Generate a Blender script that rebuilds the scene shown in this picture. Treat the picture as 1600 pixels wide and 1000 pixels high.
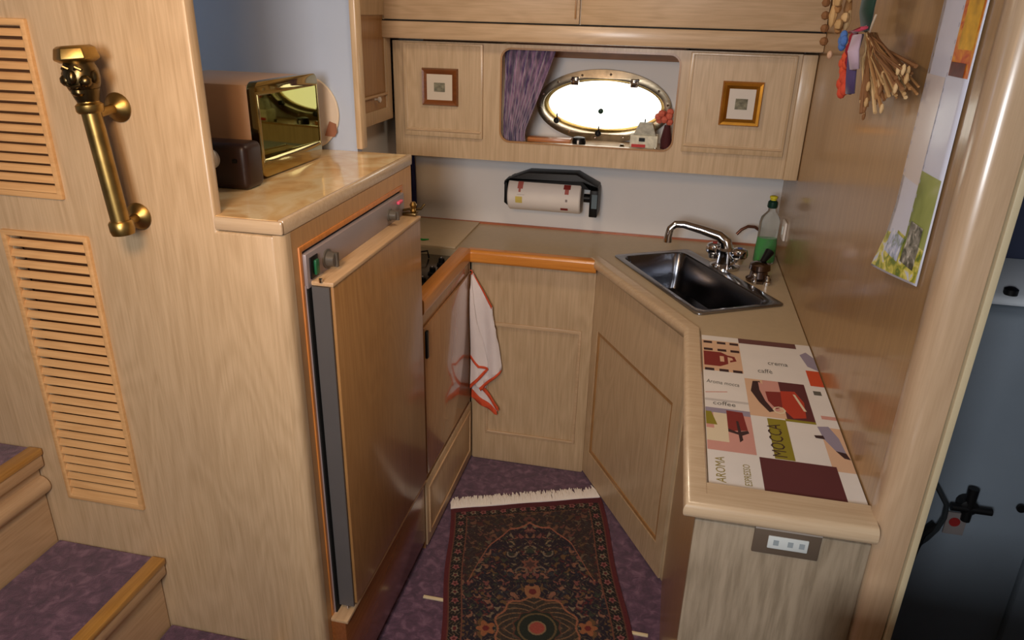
import bpy, bmesh, math, random
from mathutils import Matrix, Vector
from mathutils.geometry import tessellate_polygon
import numpy as np
random.seed(7)
for o in list(bpy.data.objects): bpy.data.objects.remove(o)
S = bpy.context.scene
C = S.collection
PI = math.pi
def lin(c):
    return tuple((v/255/12.92 if v/255 <= .04045 else ((v/255+.055)/1.055)**2.4) for v in c)
# ------------------------------------------------------------------ camera
cd = bpy.data.cameras.new('camera'); cam = bpy.data.objects.new('camera', cd); C.objects.link(cam)
cd.sensor_width = 36; cd.lens = 1146.69*36/1600; cd.clip_start = .02
R = Matrix(((.97692417, .10445101, -.18630395), (.21224998, -.3773333, .90142638), (.02385621, -.92016823, -.39079575)))
m = Matrix.Identity(4)
for i in range(3):
    m[i][0] = R[i][0]; m[i][1] = -R[i][1]; m[i][2] = -R[i][2]; m[i][3] = (0, 0, 1.68)[i]
cam.matrix_world = m
S.camera = cam
# ------------------------------------------------------------------ world, lights, exposure
w = bpy.data.worlds.new('sky'); S.world = w; w.use_nodes = True
bg = w.node_tree.nodes['Background']; bg.inputs[0].default_value = (1, .97, .86, 1); bg.inputs[1].default_value = 3.0
def area(name, loc, target, size, power, col, sy=None, spread=180):
    l = bpy.data.lights.new(name, 'AREA'); l.energy = power; l.color = col; l.size = size
    if sy: l.shape = 'RECTANGLE'; l.size_y = sy
    l.spread = math.radians(spread)
    o = bpy.data.objects.new(name, l); C.objects.link(o); o.location = loc
    o.rotation_euler = (Vector(target)-Vector(loc)).to_track_quat('-Z', 'Y').to_euler()
    return o
area('ceiling_light_cabin', (-.50, .30, 1.95), (-.85, 1.4, 1.35), .28, 6.6, (1, .58, .27), spread=130)
area('ceiling_light_galley', (-.35, 1.75, 1.96), (-.35, 2.0, 0), .16, 2.9, (1, .80, .58))
area('fill_behind_camera', (-.30, -.70, 1.74), (-.15, 2.2, 1.10), .45, 18.6, (.95, .97, 1), spread=150)  # cool fill lamp added behind the camera
area('daylight_saloon_window', (-1.9, 1.6, 1.85), (-1.0, 1.8, 1.4), .3, 1.3, (.5, .70, 1))
S.view_settings.view_transform = 'Standard'; S.view_settings.look = 'None'
S.view_settings.exposure = 0; S.view_settings.gamma = 1; S.view_settings.use_curve_mapping = False
# ------------------------------------------------------------------ materials
def mat(name, col=(200, 200, 200), rough=.5, metal=0, coat=0, emit=0, trans=0, bump=0, bscale=60, var=0, vscale=8, sheen=0, ior=1.45, coat_r=.1, spec=.5):
    mt = bpy.data.materials.new(name); mt.use_nodes = True
    nt = mt.node_tree; b = nt.nodes['Principled BSDF']
    c = lin(col)
    b.inputs['Base Color'].default_value = (*c, 1); b.inputs['Roughness'].default_value = rough
    b.inputs['Metallic'].default_value = metal; b.inputs['Coat Weight'].default_value = coat
    b.inputs['Coat Roughness'].default_value = coat_r; b.inputs['IOR'].default_value = ior
    b.inputs['Transmission Weight'].default_value = trans; b.inputs['Sheen Weight'].default_value = sheen
    b.inputs['Specular IOR Level'].default_value = spec
    tc = nt.nodes.new('ShaderNodeTexCoord')
    n = nt.nodes.new('ShaderNodeTexNoise'); n.inputs['Scale'].default_value = vscale; n.inputs['Detail'].default_value = 5
    nt.links.new(tc.outputs['Object'], n.inputs['Vector'])
    r = nt.nodes.new('ShaderNodeValToRGB')
    v = var if var else .04
    r.color_ramp.elements[0].position = .3; r.color_ramp.elements[1].position = .7
    r.color_ramp.elements[0].color = (*[x*(1-v) for x in c], 1); r.color_ramp.elements[1].color = (*[min(1, x*(1+v)) for x in c], 1)
    nt.links.new(n.outputs['Fac'], r.inputs['Fac']); nt.links.new(r.outputs['Color'], b.inputs['Base Color'])
    if bump:
        n2 = nt.nodes.new('ShaderNodeTexNoise'); n2.inputs['Scale'].default_value = bscale; n2.inputs['Detail'].default_value = 3
        nt.links.new(tc.outputs['Object'], n2.inputs['Vector'])
        bp = nt.nodes.new('ShaderNodeBump'); bp.inputs['Strength'].default_value = bump; bp.inputs['Distance'].default_value = .004
        nt.links.new(n2.outputs['Fac'], bp.inputs['Height']); nt.links.new(bp.outputs['Normal'], b.inputs['Normal'])
    return mt
def wood(name, light, dark, axis='Z', rough=.42, coat=.25, coat_r=.18, across=55, along=2.2, contrast=.55):
    dark = tuple(d*.6+l*.4 for d, l in zip(dark, light))
    mt = bpy.data.materials.new(name); mt.use_nodes = True
    nt = mt.node_tree; b = nt.nodes['Principled BSDF']; L = nt.links.new; N = nt.nodes.new
    tc = N('ShaderNodeTexCoord'); mp = N('ShaderNodeMapping')
    s = {'X': (along, across, across), 'Y': (across, along, across), 'Z': (across, across, along)}[axis]
    mp.inputs['Scale'].default_value = s
    mp.inputs['Location'].default_value = (random.random()*9, random.random()*9, random.random()*9)
    L(tc.outputs['Object'], mp.inputs['Vector'])
    n1 = N('ShaderNodeTexNoise'); n1.inputs['Scale'].default_value = 3.2; n1.inputs['Detail'].default_value = 6; n1.inputs['Roughness'].default_value = .65
    L(mp.outputs['Vector'], n1.inputs['Vector'])
    mp2 = N('ShaderNodeMapping'); mp2.inputs['Scale'].default_value = tuple(v*.09 if v > 10 else v*.45 for v in s)
    L(tc.outputs['Object'], mp2.inputs['Vector'])
    n2 = N('ShaderNodeTexNoise'); n2.inputs['Scale'].default_value = 1.3; n2.inputs['Detail'].default_value = 2; n2.inputs['Distortion'].default_value = .6
    L(mp2.outputs['Vector'], n2.inputs['Vector'])
    mul = N('ShaderNodeMath'); mul.operation = 'MULTIPLY'; mul.inputs[1].default_value = 75
    L(n2.outputs['Fac'], mul.inputs[0])
    sn = N('ShaderNodeMath'); sn.operation = 'SINE'; L(mul.outputs[0], sn.inputs[0])
    mx = N('ShaderNodeMath'); mx.operation = 'MULTIPLY_ADD'; mx.inputs[1].default_value = .07
    L(sn.outputs[0], mx.inputs[0]); L(n1.outputs['Fac'], mx.inputs[2])
    r = N('ShaderNodeValToRGB'); r.color_ramp.elements[0].position = .5-contrast*.42; r.color_ramp.elements[1].position = .5+contrast*.30
    r.color_ramp.elements[0].color = (*lin(dark), 1); r.color_ramp.elements[1].color = (*lin(light), 1)
    L(mx.outputs[0], r.inputs['Fac']); L(r.outputs['Color'], b.inputs['Base Color'])
    b.inputs['Roughness'].default_value = rough; b.inputs['Coat Weight'].default_value = coat; b.inputs['Coat Roughness'].default_value = coat_r
    bp = N('ShaderNodeBump'); bp.inputs['Strength'].default_value = .06; bp.inputs['Distance'].default_value = .002
    L(n1.outputs['Fac'], bp.inputs['Height']); L(bp.outputs['Normal'], b.inputs['Normal'])
    return mt
OAK = wood('limed_oak', (205, 178, 142), (168, 140, 104))
OAKX = wood('limed_oak_horizontal', (206, 176, 140), (172, 142, 106), 'X')
OAKY = wood('limed_oak_depth', (206, 172, 132), (176, 140, 102), 'Y')
OAKR = wood('oak_bulkhead_varnished', (168, 132, 88), (138, 104, 66), rough=.3, coat=.5, coat_r=.12)
OAKD = wood('oak_fridge_panel', (172, 128, 78), (140, 98, 54), rough=.35, coat=.4, coat_r=.15)
OAKG = wood('oak_glossy_door', (176, 128, 84), (140, 96, 58), rough=.25, coat=.8, coat_r=.08)
HONX = wood('honey_oak_edging', (222, 146, 62), (188, 114, 42), 'X', rough=.3, coat=.5)
HONY = wood('honey_oak_edging_depth', (212, 138, 56), (178, 106, 38), 'Y', rough=.3, coat=.5)
HONZ = wood('honey_oak_frame', (204, 130, 62), (168, 98, 40), 'Z', rough=.35, coat=.4)
PALEX = wood('pale_oak_bullnose', (208, 184, 152), (186, 158, 126), 'X', rough=.25, coat=.6)
PALEZ = wood('pale_oak_post', (196, 166, 134), (172, 142, 110), 'Z', rough=.3, coat=.5)
CREAMW = mat('cream_strip', (196, 180, 146), .5)
LOUV = wood('louvre_oak', (224, 178, 122), (196, 146, 92), 'X', rough=.5, coat=.1)
FRD = wood('brown_picture_wood', (130, 74, 34), (90, 46, 20), 'X', rough=.35, coat=.4)
WHITE = mat('white_lining', (222, 220, 218), .55, var=.05, vscale=2)
WHITEB = mat('white_hull_lining', (178, 190, 208), .6, var=.06, vscale=2)
CEIL = mat('ceiling_vinyl', (190, 186, 178), .7)
BLUEG = mat('shaded_white_moulding', (118, 128, 138), .4, var=.12, vscale=3, coat=.2)  # white unit coloured grey-blue, the washroom's dimness put into it
NAVY = mat('navy_cloth', (20, 28, 84), .8)
NAVYD = mat('dark_navy_panel', (44, 50, 74), .6)
BLACK = mat('black_plastic', (14, 14, 15), .45, spec=.3)
DBROWN = mat('dark_brown_plastic', (40, 22, 18), .4)
GREY = mat('grey_enamel', (158, 148, 150), .38, metal=.3)
GREYD = mat('dark_grey_strip', (58, 58, 60), .5, metal=.2)
SHADOW = mat('gap_shade_black', (12, 12, 12), .8)  # black that stands in for shade inside narrow gaps
CHROME = mat('chrome', (210, 210, 212), .08, metal=1)
STEEL = mat('sink_steel', (150, 152, 158), .22, metal=1, bump=.05, bscale=30)
BRASS = mat('aged_brass', (162, 134, 78), .36, metal=1, var=.25, vscale=30)
BRASSD = mat('dark_brass', (108, 92, 62), .3, metal=1, var=.2, vscale=25)
GOLDF = mat('gilt', (190, 132, 48), .3, metal=.9, var=.2, vscale=20)
TDOOR = mat('smoked_mirror_glass', (120, 116, 60), .03, metal=1)
TFRAME = mat('gold_chrome', (164, 148, 98), .07, metal=1)
TSIDE = mat('wood_reflection_tan', (200, 160, 126), .4)  # tan paints the wood reflected in the toaster's steel side
PAPER = mat('paper_white', (226, 220, 214), .8)
CREAM = mat('cream_card', (216, 198, 174), .7)
TAGB = mat('brown_tag', (150, 98, 70), .6)
GREEN = mat('green_plastic', (20, 150, 60), .4)
GREENL = mat('green_soap', (14, 160, 34), .12, trans=.15, ior=1.35)
CLEAR = mat('clear_plastic', (235, 240, 238), .06, trans=.92, ior=1.15)
GLASS = mat('pane_glass', (255, 255, 255), .0, trans=1, ior=1.01)
DGREEN = mat('dark_green_plastic', (10, 50, 40), .35)
YELLOW = mat('yellow_plastic', (210, 200, 50), .4)
RED = mat('red_plastic', (190, 40, 34), .5)
TREDM = mat('orange_red_border', (216, 84, 48), .85)
TWHITE = mat('towel_cotton', (232, 222, 220), .9, bump=.3, bscale=260, sheen=.2)
WTOP = mat('beige_laminate', (188, 168, 136), .4, var=.03, vscale=60, coat=.15)
HOBC = mat('hob_cover_laminate', (206, 184, 150), .45, var=.03, vscale=60)
PINK = mat('pink_plastic', (230, 90, 120), .4)
SOCK = mat('socket_metal', (112, 98, 84), .4, metal=.3)
SOCKW = mat('socket_white', (206, 212, 210), .4)
def marble():
    mt = mat('cream_marble', (232, 196, 142), .15, coat=.5, coat_r=.05)
    nt = mt.node_tree; b = nt.nodes['Principled BSDF']; N = nt.nodes.new; L = nt.links.new
    tc = N('ShaderNodeTexCoord'); n = N('ShaderNodeTexNoise'); n.inputs['Scale'].default_value = 7; n.inputs['Detail'].default_value = 8; n.inputs['Distortion'].default_value = 1.6
    L(tc.outputs['Object'], n.inputs['Vector'])
    r = N('ShaderNodeValToRGB'); e = r.color_ramp.elements
    e[0].position = .32; e[0].color = (*lin((220, 176, 118)), 1); e[1].position = .62; e[1].color = (*lin((248, 226, 182)), 1)
    k = e.new(.46); k.color = (*lin((236, 200, 146)), 1)
    L(n.outputs['Fac'], r.inputs['Fac']); L(r.outputs['Color'], b.inputs['Base Color'])
    return mt
MARB = marble()
def photo(name, cols, scale, rough=.35):
    mt = mat(name, cols[0], rough, coat=.15); nt = mt.node_tree; b = nt.nodes['Principled BSDF']; N = nt.nodes.new; L = nt.links.new
    tc = N('ShaderNodeTexCoord'); n = N('ShaderNodeTexNoise'); n.inputs['Scale'].default_value = scale; n.inputs['Detail'].default_value = 3; n.inputs['Distortion'].default_value = .8
    L(tc.outputs['Object'], n.inputs['Vector'])
    r = N('ShaderNodeValToRGB'); e = r.color_ramp.elements
    e[0].position = .34; e[0].color = (*lin(cols[0]), 1); e[1].position = .68; e[1].color = (*lin(cols[-1]), 1)
    for i, c in enumerate(cols[1:-1]): k = e.new(.34+.34*(i+1)/(len(cols)-1)); k.color = (*lin(c), 1)
    L(n.outputs['Fac'], r.inputs['Fac']); L(r.outputs['Color'], b.inputs['Base Color'])
    return mt
def carpet():
    mt = mat('purple_carpet', (88, 60, 92), .95, sheen=.3)
    nt = mt.node_tree; b = nt.nodes['Principled BSDF']; N = nt.nodes.new; L = nt.links.new
    tc = N('ShaderNodeTexCoord'); n = N('ShaderNodeTexNoise'); n.inputs['Scale'].default_value = 34; n.inputs['Detail'].default_value = 7; n.inputs['Roughness'].default_value = .6
    n.inputs['Distortion'].default_value = .7
    L(tc.outputs['Object'], n.inputs['Vector'])
    r = N('ShaderNodeValToRGB'); e = r.color_ramp.elements
    e[0].position = .36; e[0].color = (*lin((74, 46, 68)), 1); e[1].position = .68; e[1].color = (*lin((130, 94, 116)), 1)
    k = e.new(.52); k.color = (*lin((96, 62, 86)), 1)
    L(n.outputs['Fac'], r.inputs['Fac']); L(r.outputs['Color'], b.inputs['Base Color'])
    n2 = N('ShaderNodeTexNoise'); n2.inputs['Scale'].default_value = 450; L(tc.outputs['Object'], n2.inputs['Vector'])
    bp = N('ShaderNodeBump'); bp.inputs['Strength'].default_value = .6; bp.inputs['Distance'].default_value = .004
    L(n2.outputs['Fac'], bp.inputs['Height']); L(bp.outputs['Normal'], b.inputs['Normal'])
    return mt
CARP = carpet()
def curtain_mat():
    mt = mat('purple_crushed_cloth', (92, 68, 112), .6, sheen=.5)
    nt = mt.node_tree; b = nt.nodes['Principled BSDF']; N = nt.nodes.new; L = nt.links.new
    tc = N('ShaderNodeTexCoord'); mp = N('ShaderNodeMapping'); mp.inputs['Scale'].default_value = (60, 20, 14)
    n = N('ShaderNodeTexNoise'); n.inputs['Scale'].default_value = 1.6; n.inputs['Detail'].default_value = 6
    L(tc.outputs['Object'], mp.inputs['Vector']); L(mp.outputs['Vector'], n.inputs['Vector'])
    r = N('ShaderNodeValToRGB'); e = r.color_ramp.elements
    e[0].position = .36; e[0].color = (*lin((70, 48, 96)), 1); e[1].position = .66; e[1].color = (*lin((168, 134, 160)), 1)
    L(n.outputs['Fac'], r.inputs['Fac']); L(r.outputs['Color'], b.inputs['Base Color'])
    return mt
CURT = curtain_mat()
def attr_mat(name, rough=.9, bump=0):
    mt = bpy.data.materials.new(name); mt.use_nodes = True; nt = mt.node_tree; b = nt.nodes['Principled BSDF']
    a = nt.nodes.new('ShaderNodeVertexColor'); a.layer_name = 'Col'
    nt.links.new(a.outputs['Color'], b.inputs['Base Color']); b.inputs['Roughness'].default_value = rough
    if bump:
        tc = nt.nodes.new('ShaderNodeTexCoord'); n2 = nt.nodes.new('ShaderNodeTexNoise'); n2.inputs['Scale'].default_value = 500
        nt.links.new(tc.outputs['Object'], n2.inputs['Vector'])
        bp = nt.nodes.new('ShaderNodeBump'); bp.inputs['Strength'].default_value = bump; bp.inputs['Distance'].default_value = .003
        nt.links.new(n2.outputs['Fac'], bp.inputs['Height']); nt.links.new(bp.outputs['Normal'], b.inputs['Normal'])
    return mt
# ------------------------------------------------------------------ mesh helpers
class MB:
    def __init__(s): s.v = []; s.f = []; s.m = []; s.mi = 0; s.mats = []
    def use(s, mt):
        if mt not in s.mats: s.mats.append(mt)
        s.mi = s.mats.index(mt); return s
    def add(s, vs, fs):
        k = len(s.v); s.v += [tuple(v) for v in vs]; s.f += [tuple(i+k for i in f) for f in fs]; s.m += [s.mi]*len(fs); return s
    def box(s, x0, x1, y0, y1, z0, z1):
        vs = [(x, y, z) for x in (x0, x1) for y in (y0, y1) for z in (z0, z1)]
        return s.add(vs, [(0, 1, 3, 2), (4, 6, 7, 5), (0, 4, 5, 1), (2, 3, 7, 6), (0, 2, 6, 4), (1, 5, 7, 3)])
    def hexa(s, b, t):                       # bottom quad, top quad
        return s.add(list(b)+list(t), [(3, 2, 1, 0), (4, 5, 6, 7), (0, 1, 5, 4), (1, 2, 6, 5), (2, 3, 7, 6), (3, 0, 4, 7)])
    def prism(s, poly, axis, a0, a1, holes=()):
        def pt(p, a):
            return {'x': (a, p[0], p[1]), 'y': (p[0], a, p[1]), 'z': (p[0], p[1], a)}[axis]
        loops = [list(poly)]+[list(h) for h in holes]
        tris = tessellate_polygon([[Vector((p[0], p[1], 0)) for p in l] for l in loops])
        flat = [p for l in loops for p in l]; n = len(flat)
        vs = [pt(p, a0) for p in flat]+[pt(p, a1) for p in flat]
        fs = [tuple(t) for t in tris]+[tuple(i+n for i in reversed(t)) for t in tris]
        k = 0
        for l in loops:
            q = len(l)
            for i in range(q): fs.append((k+i, k+(i+1) % q, k+(i+1) % q+n, k+i+n))
            k += q
        return s.add(vs, fs)
    def tube(s, pts, r, n=12, caps=True):
        pts = [Vector(p) for p in pts]; rs = r if isinstance(r, (list, tuple)) else [r]*len(pts)
        ref = Vector((0, 0, 1)); vs = []; fs = []
        t0 = (pts[1]-pts[0]).normalized()
        if abs(t0.dot(ref)) > .9: ref = Vector((1, 0, 0))
        u = t0.cross(ref).normalized()
        for i, p in enumerate(pts):
            t = (pts[min(i+1, len(pts)-1)]-pts[max(i-1, 0)]).normalized()
            u = (u-t*u.dot(t)).normalized(); v = t.cross(u)
            for k in range(n):
                a = 2*PI*k/n; vs.append(p+(u*math.cos(a)+v*math.sin(a))*rs[i])
        for i in range(len(pts)-1):
            for k in range(n):
                fs.append((i*n+k, i*n+(k+1) % n, (i+1)*n+(k+1) % n, (i+1)*n+k))
        if caps: fs.append(tuple(reversed(range(n)))); fs.append(tuple(range((len(pts)-1)*n, len(pts)*n)))
        return s.add(vs, fs)
    def lathe(s, prof, c, d=(0, 0, 1), n=20):  # prof [(r, h)]
        d = Vector(d).normalized(); c = Vector(c)
        ref = Vector((1, 0, 0)) if abs(d.x) < .9 else Vector((0, 1, 0))
        u = d.cross(ref).normalized(); v = d.cross(u); vs = []; fs = []
        for r, h in prof:
            for k in range(n):
                a = 2*PI*k/n; vs.append(c+d*h+(u*math.cos(a)+v*math.sin(a))*max(r, 1e-5))
        for i in range(len(prof)-1):
            for k in range(n): fs.append((i*n+k, i*n+(k+1) % n, (i+1)*n+(k+1) % n, (i+1)*n+k))
        fs.append(tuple(reversed(range(n)))); fs.append(tuple(range((len(prof)-1)*n, len(prof)*n)))
        return s.add(vs, fs)
    def ball(s, c, r, sc=(1, 1, 1), n=12):
        prof = []; c = Vector(c); vs = []; fs = []
        for i in range(n//2+1):
            a = PI*i/(n//2)
            for k in range(n):
                b = 2*PI*k/n
                vs.append((c.x+r*sc[0]*math.sin(a)*math.cos(b), c.y+r*sc[1]*math.sin(a)*math.sin(b), c.z+r*sc[2]*math.cos(a)))
        for i in range(n//2):
            for k in range(n): fs.append((i*n+k, i*n+(k+1) % n, (i+1)*n+(k+1) % n, (i+1)*n+k))
        return s.add(vs, fs)
    def sweep(s, path, prof, closed=False):
        """path: xy points; prof: (offset to the right of travel, z) closed polygon; mitred"""
        P = [Vector(p) for p in path]; n = len(prof); vs = []; fs = []; m = len(P)
        for i, p in enumerate(P):
            a = (P[i]-P[i-1]).normalized() if (i > 0 or closed) else (P[1]-P[0]).normalized()
            b = (P[(i+1) % m]-P[i]).normalized() if (i < m-1 or closed) else a
            na = Vector((a.y, -a.x)); nb = Vector((b.y, -b.x)); nn = (na+nb).normalized(); k = 1/max(.3, nn.dot(na))
            for o, z in prof: q = p+nn*o*k; vs.append((q.x, q.y, z))
        for i in range(m if closed else m-1):
            j = (i+1) % m
            for k in range(n): fs.append((i*n+k, i*n+(k+1) % n, j*n+(k+1) % n, j*n+k))
        if not closed: fs.append(tuple(reversed(range(n)))); fs.append(tuple(range((m-1)*n, m*n)))
        return s.add(vs, fs)
    def build(s, name, mt=None, parent=None, bevel=0, seg=2, smooth=None, col=None):
        off = Vector(parent['_o']) if parent is not None and '_o' in parent else Vector((0, 0, 0))
        me = bpy.data.meshes.new(name)
        me.from_pydata([Vector(v)-off for v in s.v], [], s.f)
        mats = s.mats or [mt]
        if mt is not None and s.mats and mt not in s.mats: pass
        for q in mats: me.materials.append(q)
        for i, p in enumerate(me.polygons): p.material_index = s.m[i]
        bm = bmesh.new(); bm.from_mesh(me)
        bmesh.ops.recalc_face_normals(bm, faces=bm.faces)
        if bevel:
            es = [e for e in bm.edges if len(e.link_faces) == 2 and e.calc_face_angle(0) > .6]
            bmesh.ops.bevel(bm, geom=es, offset=bevel, segments=seg, profile=.5, affect='EDGES', clamp_overlap=True)
        bm.to_mesh(me); bm.free()
        sm = smooth if smooth is not None else bool(bevel)
        if sm:
            me.polygons.foreach_set('use_smooth', [True]*len(me.polygons))
            try: me.set_sharp_from_angle(angle=math.radians(38))
            except Exception: pass
        o = bpy.data.objects.new(name, me); C.objects.link(o)
        if parent is not None: o.parent = parent; o['_o'] = tuple(off)
        return o
def thing(name, label, cat, loc=(0, 0, 0), group=None):
    o = bpy.data.objects.new(name, None); C.objects.link(o); o.location = loc; o.empty_display_size = .05
    o['_o'] = tuple(loc); o['label'] = label; o['category'] = cat
    if group: o['group'] = group
    return o
def tag(o, label, cat, group=None):
    o['label'] = label; o['category'] = cat
    if group: o['group'] = group
    return o
def struct(o, label=None, cat=None):
    o['kind'] = 'structure'
    if label: o['label'] = label
    if cat: o['category'] = cat
    return o
def rrect(x0, x1, y0, y1, r, n=6):
    out = []
    for cx, cy, a0 in ((x1-r, y1-r, 0), (x0+r, y1-r, PI/2), (x0+r, y0+r, PI), (x1-r, y0+r, 1.5*PI)):
        for k in range(n+1): a = a0+PI/2*k/n; out.append((cx+r*math.cos(a), cy+r*math.sin(a)))
    return out
def ell(cx, cy, a, b, n=48): return [(cx+a*math.cos(2*PI*k/n), cy+b*math.sin(2*PI*k/n)) for k in range(n)]
def rect(x0, x1, y0, y1): return [(x0, y0), (x1, y0), (x1, y1), (x0, y1)]
ZC = 2.0
# ================================================================== THE SETTING
o = MB().box(-2.1, 1.5, -1.5, 2.8, -.05, 0).build('floor', CARP); struct(o, 'mottled purple carpet on the galley floor', 'floor')
o = MB().box(-2.1, 1.5, -1.5, 2.8, ZC, ZC+.05).build('ceiling', CEIL); struct(o, 'pale cabin ceiling', 'ceiling')
PH = (-.253, 1.362)      # porthole centre
o = MB().prism(rect(-2.1, 1.5, 0, ZC), 'y', 2.77, 2.80, [ell(*PH, .230, .108)]).build('wall_back', WHITE)
struct(o, 'pale grey-white lining behind the worktop and porthole', 'wall')
struct(MB().box(-2.15, -2.1, -1.5, 2.8, 0, ZC).build('wall_left', WHITEB), 'white lining of the far left side', 'wall')
struct(MB().box(1.5, 1.55, -1.5, 2.8, 0, ZC).build('wall_right', WHITEB), 'lining behind the washroom', 'wall')
struct(MB().box(-2.1, 1.5, -1.55, -1.5, 0, ZC).build('wall_rear', OAKX), 'wooden wall behind the viewer', 'wall')
# wooden bulkhead facing the camera, with the alcove opening
bh = MB().prism([(-2.1, 0), (-.720, 0), (-.720, 1.27), (-.84, 1.27), (-.84, ZC), (-2.1, ZC)], 'y', 1.22, 1.25,
                [rect(-1.325, -1.145, .575, 1.222), rect(-1.40, -1.178, 1.322, 1.628)])
o = bh.build('wall_bulkhead', OAK, bevel=.006); struct(o, 'pale limed oak bulkhead with louvres and alcove opening', 'wall')
# alcove back wall and galley left wall
struct(MB().box(-2.1, -.857, 1.945, 1.975, 0, ZC).build('wall_alcove', WHITEB), 'blue-grey lining at the back of the alcove', 'wall')
struct(MB().box(-.858, -.840, 1.940, 1.980, 1.306, ZC).build('trim_1', OAK, bevel=.004), 'pale oak strip on the end of the alcove wall', 'trim')
struct(MB().box(-1.05, -1.02, 1.975, 2.77, 0, 1.315).build('wall_galley_side', WHITE), 'white side lining left of the hob', 'wall')
# right partition and its end post
struct(MB().box(.41, .465, 1.15, 2.77, 0, ZC).build('wall_partition', OAKR), 'glossy brown oak partition on the right', 'wall')
struct(MB().prism([(.406, 1.16), (.406, 1.135), (.409, 1.122), (.418, 1.113), (.43, 1.11), (.462, 1.11), (.462, 1.16)], 'z', 0, ZC).build('trim_2', PALEZ, bevel=.002),
       'pale rounded oak post at the end of the partition', 'trim')
struct(MB().box(.4645, .475, 1.106, 1.17, 0, ZC).build('trim_3', CREAMW, bevel=.0015), 'thin cream strip on the doorway side of the post', 'trim')
# red-brown seam strip along the back of the worktop
struct(MB().box(-1.0, .40, 2.764, 2.7705, .885, .893).build('trim_4', wood('seam', (176, 104, 70), (150, 80, 50), 'X')), 'thin reddish strip where worktop meets the back wall', 'trim')
# porthole window
win = MB().prism(ell(*PH, .243, .127, 64), 'y', 2.745, 2.775, [ell(*PH, .218, .095, 64)]).build('window_1', mat('weathered_pewter', (140, 128, 108), .28, metal=1, var=.35, vscale=26), bevel=.006)
struct(win, 'oval brass porthole with bright daylight behind', 'window'); win['_o'] = (0, 0, 0)
MB().prism(ell(*PH, .224, .102, 64), 'y', 2.786, 2.800, [ell(*PH, .206, .085, 64)]).build('inner_ring', BRASS, win, bevel=.003)
MB().prism(ell(*PH, .215, .093, 48), 'y', 2.792, 2.796).build('pane', GLASS, win)
for k in range(14):
    a = 2*PI*(k+.3)/14
    MB().lathe([(0.0045, 0), (.0045, .003), (.002, .005)], (PH[0]+.2305*math.cos(a), 2.746, PH[1]+.111*math.sin(a)), (0, -1, 0), 8).build('bolt', CHROME, win)
for dx in (-.105, .105):
    MB().box(PH[0]+dx-.013, PH[0]+dx+.013, 2.735, 2.78, PH[1]+.07, PH[1]+.098).lathe([(.006, 0), (.006, .03)], (PH[0]+dx-.015, 2.738, PH[1]+.088), (1, 0, 0), 8).build('hinge', CHROME, win, bevel=.003)
for dx, dz, r in ((-.165, -.062, .010), (-.01, -.1, .011), (.155, -.066, .010)):
    MB().lathe([(.004, 0), (.004, .02), (r, .022), (r, .032), (.003, .036)], (PH[0]+dx, 2.755, PH[1]+dz), (0, -1, .25), 12).tube([(PH[0]+dx, 2.75, PH[1]+dz), (PH[0]+dx, 2.74, PH[1]+dz+.03)], .0025, 8).build('clamp_knob', BLACK, win, smooth=True)
MB().lathe([(.003, 0), (.003, .012), (.0095, .014), (.0095, .022), (.003, .026)], (-.262, 2.79, 1.342), (0, -1, 0), 14).build('latch_knob', DGREEN, win, smooth=True)
# wood batten above the porthole, inside the recess
struct(MB().box(-.93, .405, 2.752, 2.770, 1.522, 1.575).build('trim_5', wood('brown_batten', (158, 116, 84), (130, 92, 62), 'X'), bevel=.002), 'horizontal wooden batten above the porthole', 'trim')
# ceiling light fittings
for i, (x, y, r) in enumerate(((-.55, .1, .12), (-.35, 1.75, .06))):
    t = thing('ceiling_light', 'round chrome-rimmed ceiling light over the ' + ('cabin' if i == 0 else 'galley'), 'light', (x, y+.25*(i == 0), ZC))
    MB().lathe([(r, 0), (r, -.012), (r*.85, -.018)], (x, y+.25*(i == 0), ZC)).build('rim', CHROME, t, smooth=True)
# ================================================================== LOUVRED VENTS
LBACK = mat('vent_gap_shade', (112, 74, 44), .8)  # dark brown puts the shade between the slats into the colour
def vent(x0, x1, z0, z1, n, label, hf):
    t = thing('louvred_vent', label, 'vent', ((x0+x1)/2, 1.22, z0))
    fw = .012
    MB().prism(rect(x0, x1, z0, z1), 'y', 1.212, 1.232, [rect(x0+fw, x1-fw, z0+fw, z1-fw)]).build('frame', LOUV, t, bevel=.003)
    MB().box(x0+fw, x1-fw, 1.250, 1.254, z0+fw, z1-fw).build('backing', LBACK, t)
    p = (z1-z0-2*fw)/n
    for k in range(n):
        z = z0+fw+p*k
        a = x0+fw-.001; b = x1-fw+.001
        MB().hexa([(a, 1.214, z+.001), (b, 1.214, z+.001), (b, 1.220, z+p*hf), (a, 1.220, z+p*hf)],
                  [(a, 1.216, z+.005), (b, 1.216, z+.005), (b, 1.223, z+p*hf+.002), (a, 1.223, z+p*hf+.002)]).build('slat', LOUV, t)
vent(-1.338, -1.130, .562, 1.235, 28, 'tall lower louvred wooden vent beside the steps', .54)
vent(-1.41, -1.166, 1.308, 1.642, 16, 'upper louvred wooden vent at the left edge, above the tall vent', .62)
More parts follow.
